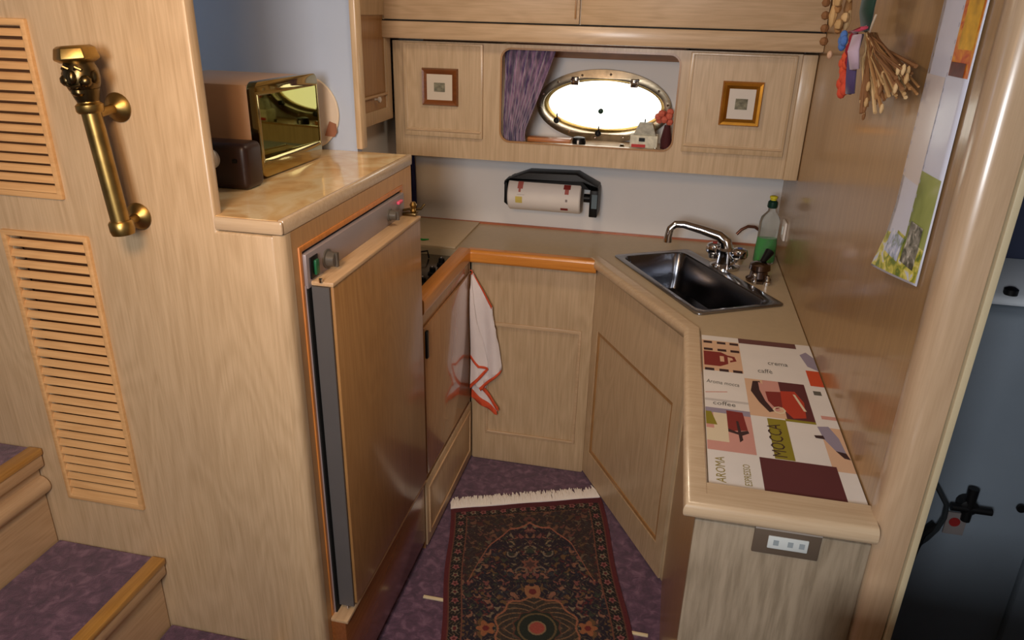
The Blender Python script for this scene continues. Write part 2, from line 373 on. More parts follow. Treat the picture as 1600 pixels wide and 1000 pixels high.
# ================================================================== HANDRAIL
t = thing('handrail', 'brass grab handle with a capped head, fixed to the oak bulkhead', 'handle', (-1.0, 1.22, 1.28))
B0, B1 = Vector((-.988, 1.15, 1.282)), Vector((-1.008, 1.15, 1.508)); D = (B1-B0).normalized()
MB().tube([B0, B1], .0165, 24).build('bar', BRASS, t, smooth=True)
MB().lathe([(.013, -.012), (.020, -.010), (.022, -.002), (.022, .012), (.019, .016)], B0, D, 24).build('end_cap', BRASS, t, smooth=True)
MB().lathe([(.020, -.016), (.023, -.012), (.023, -.002), (.018, .002), (.017, .008)], B1, D, 24).build('collar', BRASS, t, smooth=True)
for c, q in ((Vector((-1.004, 1.15, 1.490)), (-1.006, 1.219, 1.494)), (Vector((-.989, 1.15, 1.288)), (-1.003, 1.219, 1.288))):
    q = Vector(q)
    MB().tube([c, c*.4+q*.6, q], [.010, .008, .010], 14).build('stem', BRASS, t, smooth=True)
    MB().lathe([(.026, 0), (.027, .003), (.022, .009), (.012, .014), (.008, .018)], q, (0, -1, 0), 24).build('flange', BRASS, t, smooth=True)
hc = B1+D*.046
hd = MB(); hd.ball(hc, .030, (.98, 1.0, 1.3), 20)
hd.ball(hc+Vector((.006, -.027, .0)), .009, (.8, 1.0, 1.3), 10)          # nose
hd.ball(hc+Vector((-.013, -.020, -.006)), .012, (1, .9, .9), 10); hd.ball(hc+Vector((.020, -.016, -.006)), .012, (1, .9, .9), 10)   # cheeks
hd.ball(hc+Vector((.004, -.019, -.024)), .012, (1.1, .9, .8), 10)        # chin
hd.tube([hc+Vector((-.010, -.026, -.013)), hc+Vector((.004, -.032, -.016)), hc+Vector((.017, -.025, -.013))], .0032, 8)   # mouth
for e in (-.007, .017): hd.tube([hc+Vector((e-.007, -.024, .013)), hc+Vector((e, -.029, .017)), hc+Vector((e+.007, -.025, .013))], .003, 8)  # brows
hd.ball(hc+Vector((-.030, -.002, 0)), .009, (.6, 1, 1.3), 10); hd.ball(hc+Vector((.030, -.002, 0)), .009, (.6, 1, 1.3), 10)      # ears
hd.lathe([(.017, -.045), (.021, -.034), (.024, -.022)], hc, D, 18)
hd.build('head_finial', BRASSD, t, smooth=True)
cp = MB().lathe([(.027, .022), (.037, .028), (.037, .031), (.033, .046), (.026, .050)], hc, D, 6)
cp.build('cap', BRASS, t, bevel=.0015)
# ================================================================== STEPS
t = thing('staircase', 'carpeted companionway steps with wooden nosings at the lower left', 'steps', (-1.3, .8, 0))
SX = [(-1.10, -.80, .205), (-1.38, -1.10, .42), (-1.66, -1.38, .69), (-2.08, -1.66, .95)]
NOS = wood('step_nosing', (196, 146, 72), (150, 104, 44), 'Y', rough=.3, coat=.5)
for x0, x1, z in SX:
    MB().box(x0-.02 if x0 > -2 else x0, x1-.036, .3, 1.216, z-.014, z).build('tread_carpet', CARP, t)
    MB().box(x1-.036, x1, .3, 1.216, z-.012, z+.005).build('nosing', NOS, t, bevel=.003)
    MB().box(x1-.026, x1-.004, .3, 1.216, z-.045, z-.012).build('lip', OAKY, t, bevel=.004)
    MB().box(x1-.045, x1-.026, .3, 1.216, 0, z-.014).build('riser', OAKY, t)
MB().tube([(-1.405, .3, .590), (-1.405, 1.215, .590)], .024, 16).build('riser_moulding', OAKY, t, smooth=True)
# ================================================================== FRIDGE HOUSING
t = thing('fridge_housing', 'oak surround framing the fridge under the marble shelf', 'cabinet', (-.75, 1.5, 0))
X = -.70
MB().prism(rect(1.25, 1.94, 0, 1.272), 'x', X-.025, X, [rect(1.272, 1.866, .252, 1.234)]).build('face_frame', wood('tan_oak_frame', (196, 150, 98), (166, 124, 78)), t)
MB().prism(rect(1.2725, 1.8655, .2525, 1.2335), 'x', X-.022, X+.003, [rect(1.284, 1.856, .262, 1.222)]).build('lipping', HONZ, t, bevel=.001)
MB().prism([(X-.0205, 1.219), (X-.014, 1.2195), (X-.006, 1.222), (X-.001, 1.228), (X+.0005, 1.236), (X+.0005, 1.249), (X-.0205, 1.249)], 'z', 0, 1.272).build('corner_post', OAK, t, smooth=True)
MB().box(-.98, X-.025, 1.916, 1.94, 0, 1.272).build('side_panel', OAKD, t)
MB().box(-1.35, X-.026, 1.254, 1.915, 1.252, 1.270).build('top_board', OAKX, t)
MB().box(X, -.66, 1.262, 1.868, .040, .275).build('kick_drawer', wood('dark_glossy_drawer', (140, 84, 44), (112, 62, 28), 'Y', rough=.25, coat=.7), t, bevel=.004)
MB().box(X+.001, -.654, 1.262, 1.868, .272, .282).build('rail', OAKY, t, bevel=.002)
# ================================================================== MARBLE SHELF
t = thing('marble_shelf', 'cream marble shelf with pale wood edging over the fridge', 'shelf', (-1.0, 1.6, 1.27))
MB().box(-2.05, -.712, 1.226, 1.944, 1.272, 1.300).build('slab', MARB, t)
MB().box(-.840, -.698, 1.216, 1.224, 1.274, 1.3005).build('front_edging', PALEX, t, bevel=.004)
MB().box(-.712, -.698, 1.2245, 1.95, 1.272, 1.302).build('side_edging', PALEX, t, bevel=.005)
# ================================================================== TOASTER OVEN
t = thing('toaster_oven', 'toaster oven with mirrored gold-framed door on the marble shelf', 'appliance', (-1.08, 1.71, 1.30))
x1, ya, yb, za, zb = -.908, 1.532, 1.828, 1.310, 1.512
t['_o'] = (0, 0, 0); t.location = (0, 0, 0)
MB().box(-1.22, x1-.0205, ya+.004, yb-.004, za, zb).build('body', TSIDE, t, bevel=.012)
MB().prism(rrect(ya, yb, za-.006, zb+.004, .020), 'x', x1-.020, x1, [rrect(ya+.015, yb-.008, za+.036, zb-.026, .004)]).build('door_frame', TFRAME, t, bevel=.004)
g = MB().hexa([(x1-.020, ya+.02, za+.034), (x1-.020, yb-.008, za+.034), (x1-.0015, yb-.008, za+.034), (x1-.0165, ya+.02, za+.034)], [(x1-.020, ya+.02, zb-.024), (x1-.020, yb-.008, zb-.024), (x1-.0015, yb-.008, zb-.024), (x1-.0165, ya+.02, zb-.024)]).build('door_glass', TDOOR, t)
for x in (-1.19, -.96):
    for y in (ya+.03, yb-.03): MB().lathe([(.012, 0), (.012, .0095)], (x, y, 1.3005), (0, 0, 1), 12).build('foot', BLACK, t)
Mt = Matrix.Translation((-.93, 1.71, 1.30)) @ Matrix.Rotation(math.radians(-1), 4, 'Z') @ Matrix.Translation((.93, -1.71, -1.30))
for c in t.children: c.data.transform(Matrix.Translation((1.08, -1.71, -1.30)) @ Mt)
t.location = (-1.08, 1.71, 1.30)
# dark box
t = thing('counter_appliance', 'dark brown rounded plastic box with white dial before the toaster oven', 'appliance', (-.98, 1.46, 1.30))
MB().box(-1.09, -.884, 1.422, 1.495, 1.300, 1.400).build('casing', DBROWN, t, bevel=.014, seg=3)
MB().box(-.915, -.905, 1.418, 1.423, 1.360, 1.368).build('button', BLACK, t, bevel=.001)
MB().lathe([(.021, 0), (.021, .008), (.016, .014), (.004, .015)], (-.966, 1.422, 1.366), (0, -1, 0), 24).build('dial', PAPER, t, smooth=True)
# round card leaning on the alcove wall
t = thing('round_board', 'pale round board leaning on the wall behind the toaster oven', 'board', (-1.02, 1.93, 1.30))
MB().lathe([(.098, 0), (.100, .002), (.100, .007), (.098, .009)], (-1.003, 1.942, 1.399), (0, -1, .04), 40).build('disc', CREAM, t, smooth=True)
MB().prism([(-.944, 1.341), (-.916, 1.339), (-.908, 1.352), (-.910, 1.374), (-.928, 1.380), (-.934, 1.366)], 'y', 1.926, 1.931).build('brown_tag', TAGB, t)
# ================================================================== REFRIGERATOR
t = thing('refrigerator', 'built-in fridge with wood-panelled door and grey control strip', 'refrigerator', (-.85, 1.57, .27))
MB().box(-1.25, -.704, 1.286, 1.852, .27, 1.218).build('cabinet', GREYD, t)
MB().box(-.704, -.690, 1.284, 1.853, 1.143, 1.216).build('control_panel', GREY, t, bevel=.002)
def fk(y, z, nm, r=.017):
    k = MB().lathe([(r*1.25, 0), (r*1.25, .003), (r, .004), (r*.9, .020), (r*.6, .022)], (-.690, y, z), (1, 0, 0), 24)
    k.box(-.672, -.664, y-.004, y+.004, z-r*.9, z+r*.9); k.build(nm, mat('dial_grey', (84, 78, 70), .4), t, smooth=True)
fk(1.375, 1.180, 'dial'); fk(1.742, 1.182, 'dial', .013)
MB().box(-.690, -.687, 1.296, 1.330, 1.160, 1.206).build('switch_plate', BLACK, t, bevel=.001)
MB().box(-.687, -.681, 1.308, 1.324, 1.166, 1.198).build('rocker_switch', mat('green_switch', (30, 96, 60), .35), t, bevel=.002)
MB().box(-.690, -.682, 1.795, 1.825, 1.196, 1.204).build('indicator_lamp', PINK, t, bevel=.002)
MB().box(-.704, -.691, 1.284, 1.312, .272, 1.142).build('hinge_gap', SHADOW, t)  # black slab in place of the shade beside the door
MB().box(-.703, -.694, 1.282, 1.2865, .272, 1.15).build('metal_strip', GREY, t)
d = MB().box(-.690, -.656, 1.300, 1.846, .302, 1.146).build('door', GREYD, t, bevel=.002); d['_o'] = t['_o']
MB().box(-.656, -.644, 1.302, 1.848, .305, 1.150).build('wood_panel', OAKD, d, bevel=.001)
MB().box(-.694, -.642, 1.298, 1.850, 1.1465, 1.156).build('top_strip', OAKY, d, bevel=.002)
MB().box(-.688, -.650, 1.2935, 1.2995, .300, 1.146).build('edge_strip', mat('grey_edge', (96, 94, 94), .45, metal=.2), d)
for z in (1.160, .296): MB().lathe([(.004, 0), (.004, .008)], (-.668, 1.296, z-.004), (0, 0, 1), 10).build('hinge_pin', CHROME, t)
# brass latch at the far top corner
t = thing('door_latch', 'small brass latch at the top far corner of the fridge', 'latch', (-.66, 1.86, 1.16))
MB().box(-.694, -.652, 1.835, 1.870, 1.157, 1.164).build('base', BRASSD, t, bevel=.001)
MB().lathe([(.007, 0), (.009, .004), (.006, .010), (.010, .020), (.006, .028)], (-.664, 1.852, 1.164), (0, 0, 1), 14).build('knob', BRASS, t, smooth=True)
MB().tube([(-.690, 1.84, 1.17), (-.672, 1.855, 1.172), (-.648, 1.868, 1.170), (-.640, 1.876, 1.182)], .0035, 8).build('lever', BRASSD, t, smooth=True)
# ================================================================== LEFT BASE CABINET (hob side)
t = thing('base_cabinet', 'glossy brown base cabinet under the hob, left of the towel', 'cabinet', (-.8, 2.15, 0))
MB().box(-1.0, -.676, 1.945, 2.43, .0, .844).build('carcass', OAKG, t)
MB().box(-.676, -.664, 1.875, 2.438, .0, .844).build('face', OAKG, t)
MB().box(-.664, -.656, 1.895, 2.425, .285, .800).build('door', OAKG, t, bevel=.003)
dr = MB().box(-.664, -.657, 1.880, 2.432, .012, .262).build('lower_panel', OAK, t, bevel=.002); dr['_o'] = t['_o']
MB().prism(rect(1.90, 2.41, .05, .235), 'x', -.657, -.652, [rect(1.909, 2.40, .059, .226)]).build('moulding', OAKY, dr, bevel=.001)
MB().box(-.656, -.648, 1.897, 1.912, .700, .790).build('handle', BLACK, t, bevel=.002)
# centre cabinet
t = thing('base_cabinet', 'pale oak base cabinet at the end of the galley, behind the towel', 'cabinet', (-.43, 2.45, 0))
MB().box(-.663, -.225, 2.453, 2.75, 0, .844).build('carcass', OAK, t)
d = MB().prism(rrect(-.655, -.207, .003, .845, .006, 2), 'y', 2.440, 2.452, [rect(-.602, -.245, .128, .607)]).build('door_frame', OAK, t, bevel=.002)
MB().box(-.602, -.245, 2.446, 2.452, .128, .607).build('door_panel', OAK, t)
MB().prism(rect(-.602, -.245, .128, .607), 'y', 2.436, 2.447, [rect(-.592, -.255, .138, .592)]).build('moulding', OAKX, t, bevel=.002)
# diagonal sink cabinet
A = Vector((-.2, 2.455)); Bq = Vector((.118, 1.908)); U = (Bq-A).normalized(); NV = Vector((U.y, -U.x))   # NV points to the room
if NV.x > 0: NV = -NV
def dq(s, off): q = A+U*s+NV*off; return (q.x, q.y)
def dbox(mb, s0, s1, o0, o1, z0, z1):
    P = [dq(s0, o0), dq(s1, o0), dq(s1, o1), dq(s0, o1)]
    return mb.hexa([(*p, z0) for p in P], [(*p, z1) for p in P])
LD = (Bq-A).length
t = thing('base_cabinet', 'oak corner base cabinet set diagonally under the sink', 'cabinet', (.0, 2.2, 0))
dbox(MB(), 0, LD, -.012, 0, 0, .855).build('face', OAK, t, bevel=.001)
dd = MB()
for s0, s1, z0, z1 in ((.006, LD-.004, .630, .845), (.006, LD-.004, .012, .122), (.006, .048, .122, .630), (LD-.046, LD-.004, .122, .630)):
    dbox(dd, s0, s1, .0, .012, z0, z1)
dd.build('door_frame', OAK, t)
dp = MB()
for s0, s1, z0, z1 in ((.048, LD-.046, .616, .629), (.048, LD-.046, .123, .134), (.048, .058, .134, .616), (LD-.056, LD-.046, .134, .616)):
    dbox(dp, s0, s1, .0, .009, z0, z1)
dp.build('moulding', OAKD, t)
dbox(MB(), .058, LD-.056, .0, .004, .134, .616).build('door_panel', OAK, t)
# peninsula
t = thing('base_cabinet', 'oak peninsula cabinet with a socket on its end panel', 'cabinet', (.26, 1.5, 0))
MB().box(.118, .408, 1.125, 1.9, 0, .850).build('carcass', OAKD, t)
MB().box(.112, .406, 1.112, 1.125, 0, .852).build('end_panel', wood('greyed_oak', (164, 148, 126), (120, 106, 86), across=30, contrast=.4), t, bevel=.002)
t2 = thing('power_socket', 'grey metal socket plate with white insert on the peninsula end', 'socket', (.27, 1.11, .83))
MB().box(.214, .325, 1.106, 1.112, .806, .858).build('plate', SOCK, t2, bevel=.0015)
MB().box(.214, .325, 1.104, 1.112, .858, .864).build('top_lip', mat('socket_lip', (170, 158, 146), .4), t2, bevel=.001)
q = MB().box(.238, .305, 1.103, 1.106, .821, .847).build('insert', SOCKW, t2, bevel=.0015); q['_o'] = t2['_o']
for x in (.247, .271, .290): MB().box(x, x+.009, 1.1025, 1.1032, .829, .840).build('rocker', mat('rocker', (150, 160, 164), .4), q)
# ================================================================== WORKTOP
O = Vector((-.158, 2.492)); V = Vector((.866, .5)); Uu = Vector((.5, -.866))
def sq(a, b): p = O+Uu*a+V*b; return (p.x, p.y)
def srr(a0, a1, b0, b1, r): return [sq(a, b) for a, b in rrect(a0, a1, b0, b1, r, 5)]
t = thing('worktop', 'beige laminate worktop wrapping round the galley', 'worktop', (-.2, 2.4, .86))
outer = [(-1.02, 2.765), (-1.02, 2.405), (-.70, 2.405), (-.66, 2.425), (-.20, 2.425), (.120, 1.887), (.120, 1.13), (.408, 1.13), (.408, 2.765)]
MB().prism(outer, 'z', .857, .885, [srr(.018, .545, .018, .265, .03)]).build('slab', WTOP, t)
bn = lambda w0, w1, z0, z1, r=.012, n=5: [(w1-r+r*math.cos(a), z1-r+r*math.sin(a)) for a in [PI/2*k/n for k in range(n+1)]]+[(w0+.003, z1), (w0, z1-.003), (w0, z0)]+[(w1-r+r*math.cos(-a), z0+r-r*math.sin(a)) for a in [PI/2*(n-k)/n for k in range(n+1)]]
MB().sweep([(-.205, 2.425), (-.66, 2.425)][::-1], bn(-.002, .036, .846, .893)).build('end_edging', HONX, t, smooth=True)
MB().sweep([(-.660, 1.88), (-.660, 2.392)], bn(-.034, .010, .846, .900)).build('hob_edging', HONY, t, smooth=True)
MB().sweep([(-.214, 2.437), (.112, 1.889), (.112, 1.118), (.408, 1.118)], bn(-.018, .024, .862, .895, .014)).build('bullnose_edging', PALEX, t, smooth=True)
MB().box(.128, .408, 1.125, 1.168, .880, .8945).build('end_board', PALEX, t)
# hob cover board
t = thing('hob_cover', 'beige board beside the hob in the worktop corner', 'board', (-.86, 2.6, .885))
MB().prism([(-1.015, 2.76), (-1.015, 2.405), (-.712, 2.412), (-.712, 2.76)], 'z', .8855, .892).build('board', HOBC, t, bevel=.0015)
tag(MB().tube([(-.885, 2.462, .896), (-.845, 2.455, .896), (-.826, 2.462, .897)], [.004, .0035, .002], 8).box(-.888, -.87, 2.450, 2.474, .892, .900).build('peg', GREEN, smooth=True),
    'small bright green plastic peg lying on the hob cover', 'peg')
# hob
t = thing('gas_hob', 'dark recessed gas hob between fridge and towel', 'hob', (-.84, 2.15, .86))
MB().box(-1.015, -.697, 1.98, 2.402, .850, .862).build('tray', mat('black_enamel', (22, 20, 20), .2, coat=.5), t, bevel=.004)
for y in (2.08, 2.29):
    b = MB().lathe([(.045, 0), (.045, .008), (.030, .012), (.030, .020), (.022, .024)], (-.855, y, .862), n=24).build('burner', BLACK, t, smooth=True)
    g = MB()
    for k in range(4):
        a = PI/4+k*PI/2
        g.tube([(-.855+.025*math.cos(a), y+.025*math.sin(a), .890), (-.855+.085*math.cos(a), y+.085*math.sin(a), .890), (-.855+.09*math.cos(a), y+.09*math.sin(a), .863)], .003, 6)
    g.build('pan_support', BLACK, t, smooth=True)
for y in (2.10, 2.20, 2.30):
    MB().lathe([(.016, 0), (.016, .005), (.011, .008), (.010, .022), (.006, .024)], (-.728, y, .862), n=18).build('knob', BLACK, t, smooth=True)
    MB().ball((-.728, y-.002, .887), .0035, n=8).build('knob_cap', CHROME, t, smooth=True)
# ================================================================== SINK + TAPS
t = thing('sink', 'stainless steel sink set into the diagonal worktop', 'sink', (.1, 2.35, .885))
rim = MB().prism(srr(0, .565, 0, .300, .02), 'z', .8853, .890, [srr(.024, .540, .022, .262, .035)]).build('rim', STEEL, t, bevel=.0015)
bowl = MB(); loops = []
for (m_, z) in ((0, .890), (.004, .884), (.010, .80), (.02, .762), (.05, .750)):
    loops.append([(*p, z) for p in srr(.024+m_, .540-m_, .022+m_, .262-m_, .035)])
for m_, z in ((.05, .748), (.018, .758), (.008, .80), (.002, .884)):
    loops.append([(*p, z) for p in srr(.024+m_-.002, .540-m_+.002, .022+m_-.002, .262-m_+.002, .035)])
n = len(loops[0]); vs = [p for l in loops for p in l]; fs = []
for i in range(4):
    for k in range(n): fs.append((i*n+k, i*n+(k+1) % n, (i+1)*n+(k+1) % n, (i+1)*n+k))
fs.append(tuple(range(4*n, 5*n)))
bowl.add(vs[:5*n], fs)
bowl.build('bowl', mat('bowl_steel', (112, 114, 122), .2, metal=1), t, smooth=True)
MB().lathe([(.028, 0), (.030, .002), (.022, .003), (.012, .001)], (*sq(.34, .14), .7505), n=24).build('drain', CHROME, t, smooth=True)
for a, b in ((.30, .06), (.42, .16), (.36, .20)):
    pass
t = thing('mixer_tap', 'chrome mixer tap with long swan spout over the sink', 'tap', (.215, 2.455, .885))
bx, by = .222, 2.475
MB().lathe([(.050, 0), (.050, .006), (.030, .014), (.026, .045), (.028, .060), (.020, .070)], (bx, by, .888), n=28).build('body', CHROME, t, smooth=True)
MB().tube([(bx, by, .945), (bx-.008, by+.0, .975), (bx-.03, by+.005, .992), (bx-.09, by+.014, 1.006), (bx-.15, by+.02, 1.018), (bx-.178, by+.02, 1.016), (bx-.193, by+.015, 1.002), (bx-.198, by+.012, .975), (bx-.198, by+.012, .955)],
          [.022, .020, .017, .0145, .013, .013, .0125, .013, .0145], 16).build('spout', CHROME, t, smooth=True)
for s_, capm in ((-1, RED), (1, mat('blue_cap', (40, 70, 140), .3))):
    c = Vector((bx+.044*s_*.9, by-.044*s_*.5, .930))
    h = MB().lathe([(.016, -.020), (.018, -.006), (.026, 0), (.029, .012), (.025, .028), (.014, .033)], c, (0, 0, 1), 8).build('tap_handle', CHROME, t, bevel=.001); h['_o'] = t['_o']
    MB().lathe([(.008, 0), (.008, .002)], c+Vector((0, 0, .033)), (0, 0, 1), 12).build('cap', capm, h)
t = thing('pump_tap', 'small chrome pump tap with a black lever beside the soap', 'tap', (.322, 2.36, .885))
MB().lathe([(.038, 0), (.040, .008), (.030, .014), (.026, .034), (.034, .040), (.032, .056), (.016, .064)], (.322, 2.365, .886), n=24).build('body', mat('dark_chrome', (120, 108, 104), .15, metal=1), t, smooth=True)
MB().tube([(.322, 2.370, .935), (.334, 2.385, .952), (.350, 2.405, .975)], [.009, .010, .015], 10).build('lever', BLACK, t, smooth=True)
MB().lathe([(.007, 0), (.009, .010), (.006, .022)], (.306, 2.325, .886), n=12).ball((.306, 2.325, .916), .008, n=10).build('valve', CHROME, t, smooth=True)
MB().lathe([(.012, 0), (.012, .010), (.007, .014), (.007, .03)], (.345, 2.33, .886), n=12).build('side_valve', CHROME, t, smooth=True)
t = thing('filter_tap', 'thin curved brown spout rising behind the soap bottle', 'tap', (.355, 2.68, .885))
MB().lathe([(.014, 0), (.014, .006), (.008, .010)], (.352, 2.68, .886), n=14).build('base', BRASSD, t, smooth=True)
MB().tube([(.352, 2.68, .89), (.352, 2.68, .945), (.345, 2.678, .968), (.325, 2.672, .982), (.300, 2.665, .984), (.278, 2.658, .972), (.264, 2.654, .955)], .0055, 10).build('spout', mat('bronze', (110, 70, 54), .35, metal=.6), t, smooth=True)
# soap bottle
t = thing('soap_bottle', 'clear bottle half full of green washing-up liquid with a yellow top', 'bottle', (.358, 2.57, .885))
def ov(z, rx, ry, cx=.358, cy=2.57, n=24): return [(cx+rx*math.cos(2*PI*k/n), cy+ry*math.sin(2*PI*k/n), z) for k in range(n)]
def loft(L, cap=True):
    n = len(L[0]); vs = [p for l in L for p in l]; fs = []
    for i in range(len(L)-1):
        for k in range(n): fs.append((i*n+k, i*n+(k+1) % n, (i+1)*n+(k+1) % n, (i+1)*n+k))
    if cap: fs += [tuple(reversed(range(n))), tuple(range((len(L)-1)*n, len(L)*n))]
    return MB().add(vs, fs)
loft([ov(.8865, .034, .020), ov(.892, .037, .023), ov(.93, .036, .022), ov(.98, .033, .021), ov(1.030, .034, .022), ov(1.048, .030, .020), ov(1.062, .018, .015), ov(1.070, .012, .012), ov(1.080, .012, .012)]).build('bottle_wall', CLEAR, t, smooth=True)
loft([ov(.889, .031, .018), ov(.896, .034, .020), ov(.93, .0335, .0195), ov(.975, .0305, .0188)]).build('liquid', GREENL, t, smooth=True)
MB().lathe([(.015, 0), (.017, .004), (.016, .020), (.010, .026)], (.358, 2.57, 1.080), n=18).build('cap', DGREEN, t, smooth=True)
MB().lathe([(.010, 0), (.010, .008), (.013, .010), (.013, .016), (.008, .018)], (.358, 2.57, 1.103), n=14).build('nozzle', YELLOW, t, smooth=True)
# ================================================================== PLACEMAT (printed sheet)
t = thing('placemat', 'printed coffee-themed mat of white, maroon and terracotta squares on the peninsula', 'mat', (.27, 1.5, .886))
MB().prism([(.134, 1.866), (.133, 1.172), (.4075, 1.172), (.4075, 1.866)], 'z', .8856, .8872).build('sheet', PAPER, t)
pr = MB(); zt = [.8874]
PM = {k: mat('print_'+k, c, .75) for k, c in dict(maroon=(92, 42, 44), brown=(104, 66, 62), tan=(216, 178, 146), rose=(206, 150, 138), red=(180, 60, 38), dred=(130, 44, 38), olive=(140, 128, 34), lilac=(150, 140, 158), cream=(222, 206, 176), ink=(96, 92, 84), grey=(196, 190, 186), orange=(206, 78, 40), dark=(60, 36, 36), gold=(150, 134, 60)).items()}
def pq(m_, pts, dz=0):
    pr.use(PM[m_]); zt[0] += .000004; pr.add([(x, y, zt[0]+dz) for x, y in pts], [tuple(range(len(pts)))])
def prr(m_, x0, x1, y0, y1): pq(m_, rect(x0, x1, y0, y1))
X0, X1 = .134, .4075
# rows from the far end (y large) to the near end
prr('brown', .228, .372, 1.836, 1.866)
prr('tan', .134, .228, 1.655, 1.835)
for yy in (1.830, 1.785, 1.668):
    for xx in (.138, .172, .204): prr('dark', xx, xx+.022, yy-.014, yy)
pq('dred', [(.137, 1.765), (.18, 1.765), (.195, 1.75), (.195, 1.70), (.175, 1.682), (.137, 1.682)])
pq('tan', [(.176, 1.742), (.186, 1.742), (.186, 1.71), (.176, 1.71)]); pq('dred', [(.195, 1.75), (.212, 1.745), (.216, 1.72), (.200, 1.71), (.200, 1.72), (.208, 1.725), (.206, 1.736), (.195, 1.74)])
pq('grey', rect(.134, .228, 1.50, 1.51)); pq('rose', [(.136, 1.540), (.185, 1.552), (.185, 1.548), (.136, 1.536)])
# coffee cup square
prr('tan', .228, .362, 1.455, 1.632)
prr('maroon', .304, .362, 1.455, 1.632); prr('rose', .268, .304, 1.56, 1.632)
pq('dark', [(.246, 1.622), (.262, 1.625), (.266, 1.585), (.280, 1.515), (.290, 1.490), (.270, 1.478), (.252, 1.52), (.238, 1.570)])
pq('rose', [(.258, 1.62), (.27, 1.61), (.276, 1.55), (.295, 1.49), (.282, 1.482), (.266, 1.53), (.258, 1.58)])
pq('dred', [(.270, 1.575), (.304, 1.58), (.304, 1.51), (.286, 1.495), (.272, 1.53)])
pq('red', [(.304, 1.585), (.336, 1.590), (.350, 1.54), (.345, 1.47), (.318, 1.462), (.300, 1.50)])
pq('cream', [(.330, 1.575), (.335, 1.575), (.350, 1.500), (.344, 1.500)])
pq('olive', rect(.300, .362, 1.447, 1.457))
for k in range(8):
    a0, a1 = 2*PI*k/8, 2*PI*(k+1)/8
    pq('cream', [(.292+.014*math.cos(a0), 1.492+.016*math.sin(a0)), (.292+.014*math.cos(a1), 1.492+.016*math.sin(a1)), (.292+.010*math.cos(a1), 1.492+.012*math.sin(a1)), (.292+.010*math.cos(a0), 1.492+.012*math.sin(a0))])
# right strip pictures
pq('lilac', [(.375, 1.80), (.392, 1.82), (.4070, 1.79), (.4070, 1.715), (.385, 1.735)])
prr('orange', .377, .4072, 1.63, 1.712); prr('ink', .378, .395, 1.585, 1.605); prr('rose', .377, .4072, 1.475, 1.49)
prr('tan', .366, .4072, 1.275, 1.44); pq('lilac', [(.362, 1.44), (.385, 1.445), (.398, 1.40), (.402, 1.345), (.385, 1.345), (.368, 1.39)])
pq('dark', [(.350, 1.402), (.368, 1.405), (.370, 1.39), (.352, 1.392)]); pq('dark', [(.383, 1.35), (.402, 1.345), (.4065, 1.322), (.395, 1.325)])
# pot square
prr('rose', .134, .228, 1.295, 1.468); prr('lilac', .134, .228, 1.445, 1.468); prr('cream', .150, .178, 1.345, 1.447); prr('cream', .134, .178, 1.33, 1.38)
pq('olive', [(.134, 1.45), (.146, 1.45), (.157, 1.395), (.134, 1.395)])
pq('dred', [(.178, 1.462), (.212, 1.460), (.218, 1.385), (.178, 1.375)]); pq('dark', [(.178, 1.385), (.196, 1.375), (.218, 1.385), (.220, 1.375), (.205, 1.362), (.178, 1.372)])
pq('dark', [(.196, 1.42), (.201, 1.42), (.206, 1.345), (.199, 1.335)])
# olive column, maroon block
prr('olive', .262, .300, 1.292, 1.450)
prr('maroon', .232, .374, 1.178, 1.290)
pr.build('printed_squares', None, t)
def text(body, x, y, size, rz, mt, parent, sx=1.0):
    cu = bpy.data.curves.new('lettering', 'FONT'); cu.body = body; cu.size = size; cu.align_x = 'LEFT'; cu.align_y = 'BOTTOM'; cu.resolution_u = 2
    ob = bpy.data.objects.new('lettering', cu); C.objects.link(ob)
    dg = bpy.context.evaluated_depsgraph_get(); dg.update()
    me = bpy.data.meshes.new_from_object(ob.evaluated_get(dg)); C.objects.unlink(ob); bpy.data.objects.remove(ob)
    me.materials.clear(); me.materials.append(mt)
    o = bpy.data.objects.new('lettering', me); C.objects.link(o); o.parent = parent
    off = Vector(parent['_o']); me.transform(Matrix.Translation(Vector((x, y, .8877))-off) @ Matrix.Rotation(rz, 4, 'Z') @ Matrix.Diagonal((sx, 1, 1, 1)))
    return o
text('Aroma mocca', .139, 1.582, .026, -.08, PM['ink'], t, .50)
text('coffee', .150, 1.478, .026, -.03, PM['ink'], t, .78)
text('caffè', .262, 1.665, .032, 0, PM['ink'], t, .6)
text('crema', .290, 1.715, .032, 0, PM['ink'], t, .6)
text('AROMA', .170, 1.185, .026, PI/2, PM['gold'], t, .95)
text('ESPRESSO', .215, 1.185, .019, PI/2, PM['gold'], t, .88)
text('MOCCA', .294, 1.298, .040, PI/2, PM['dark'], t, .88)
# ================================================================== UPPER CABINETS
t = thing('wall_cabinet', 'oak cupboard run with a rounded opening over the porthole', 'cabinet', (-.27, 2.6, 1.19))
MB().prism(rect(-.9555, .408, 1.190, 1.572), 'y', 2.505, 2.518, [rrect(-.578, .006, 1.256, 1.560, .035)]).build('face', OAK, t)
MB().prism(rrect(-.5795, .0075, 1.2545, 1.5615, .036), 'y', 2.5025, 2.512, [rrect(-.5735, .0015, 1.2605, 1.5555, .031)]).build('opening_lipping', OAKD, t)
MB().box(-.95, .408, 2.5185, 2.764, 1.190, 1.205).build('bottom_board', OAKX, t)
MB().box(-.578-.018, -.578-.002, 2.5185, 2.764, 1.205, 1.572).build('divider', OAK, t)
MB().box(.012, .026, 2.5185, 2.764, 1.205, 1.572).build('divider', OAK, t)
MB().box(-.576, .010, 2.5185, 2.764, 1.2055, 1.240).build('ledge', OAKX, t)
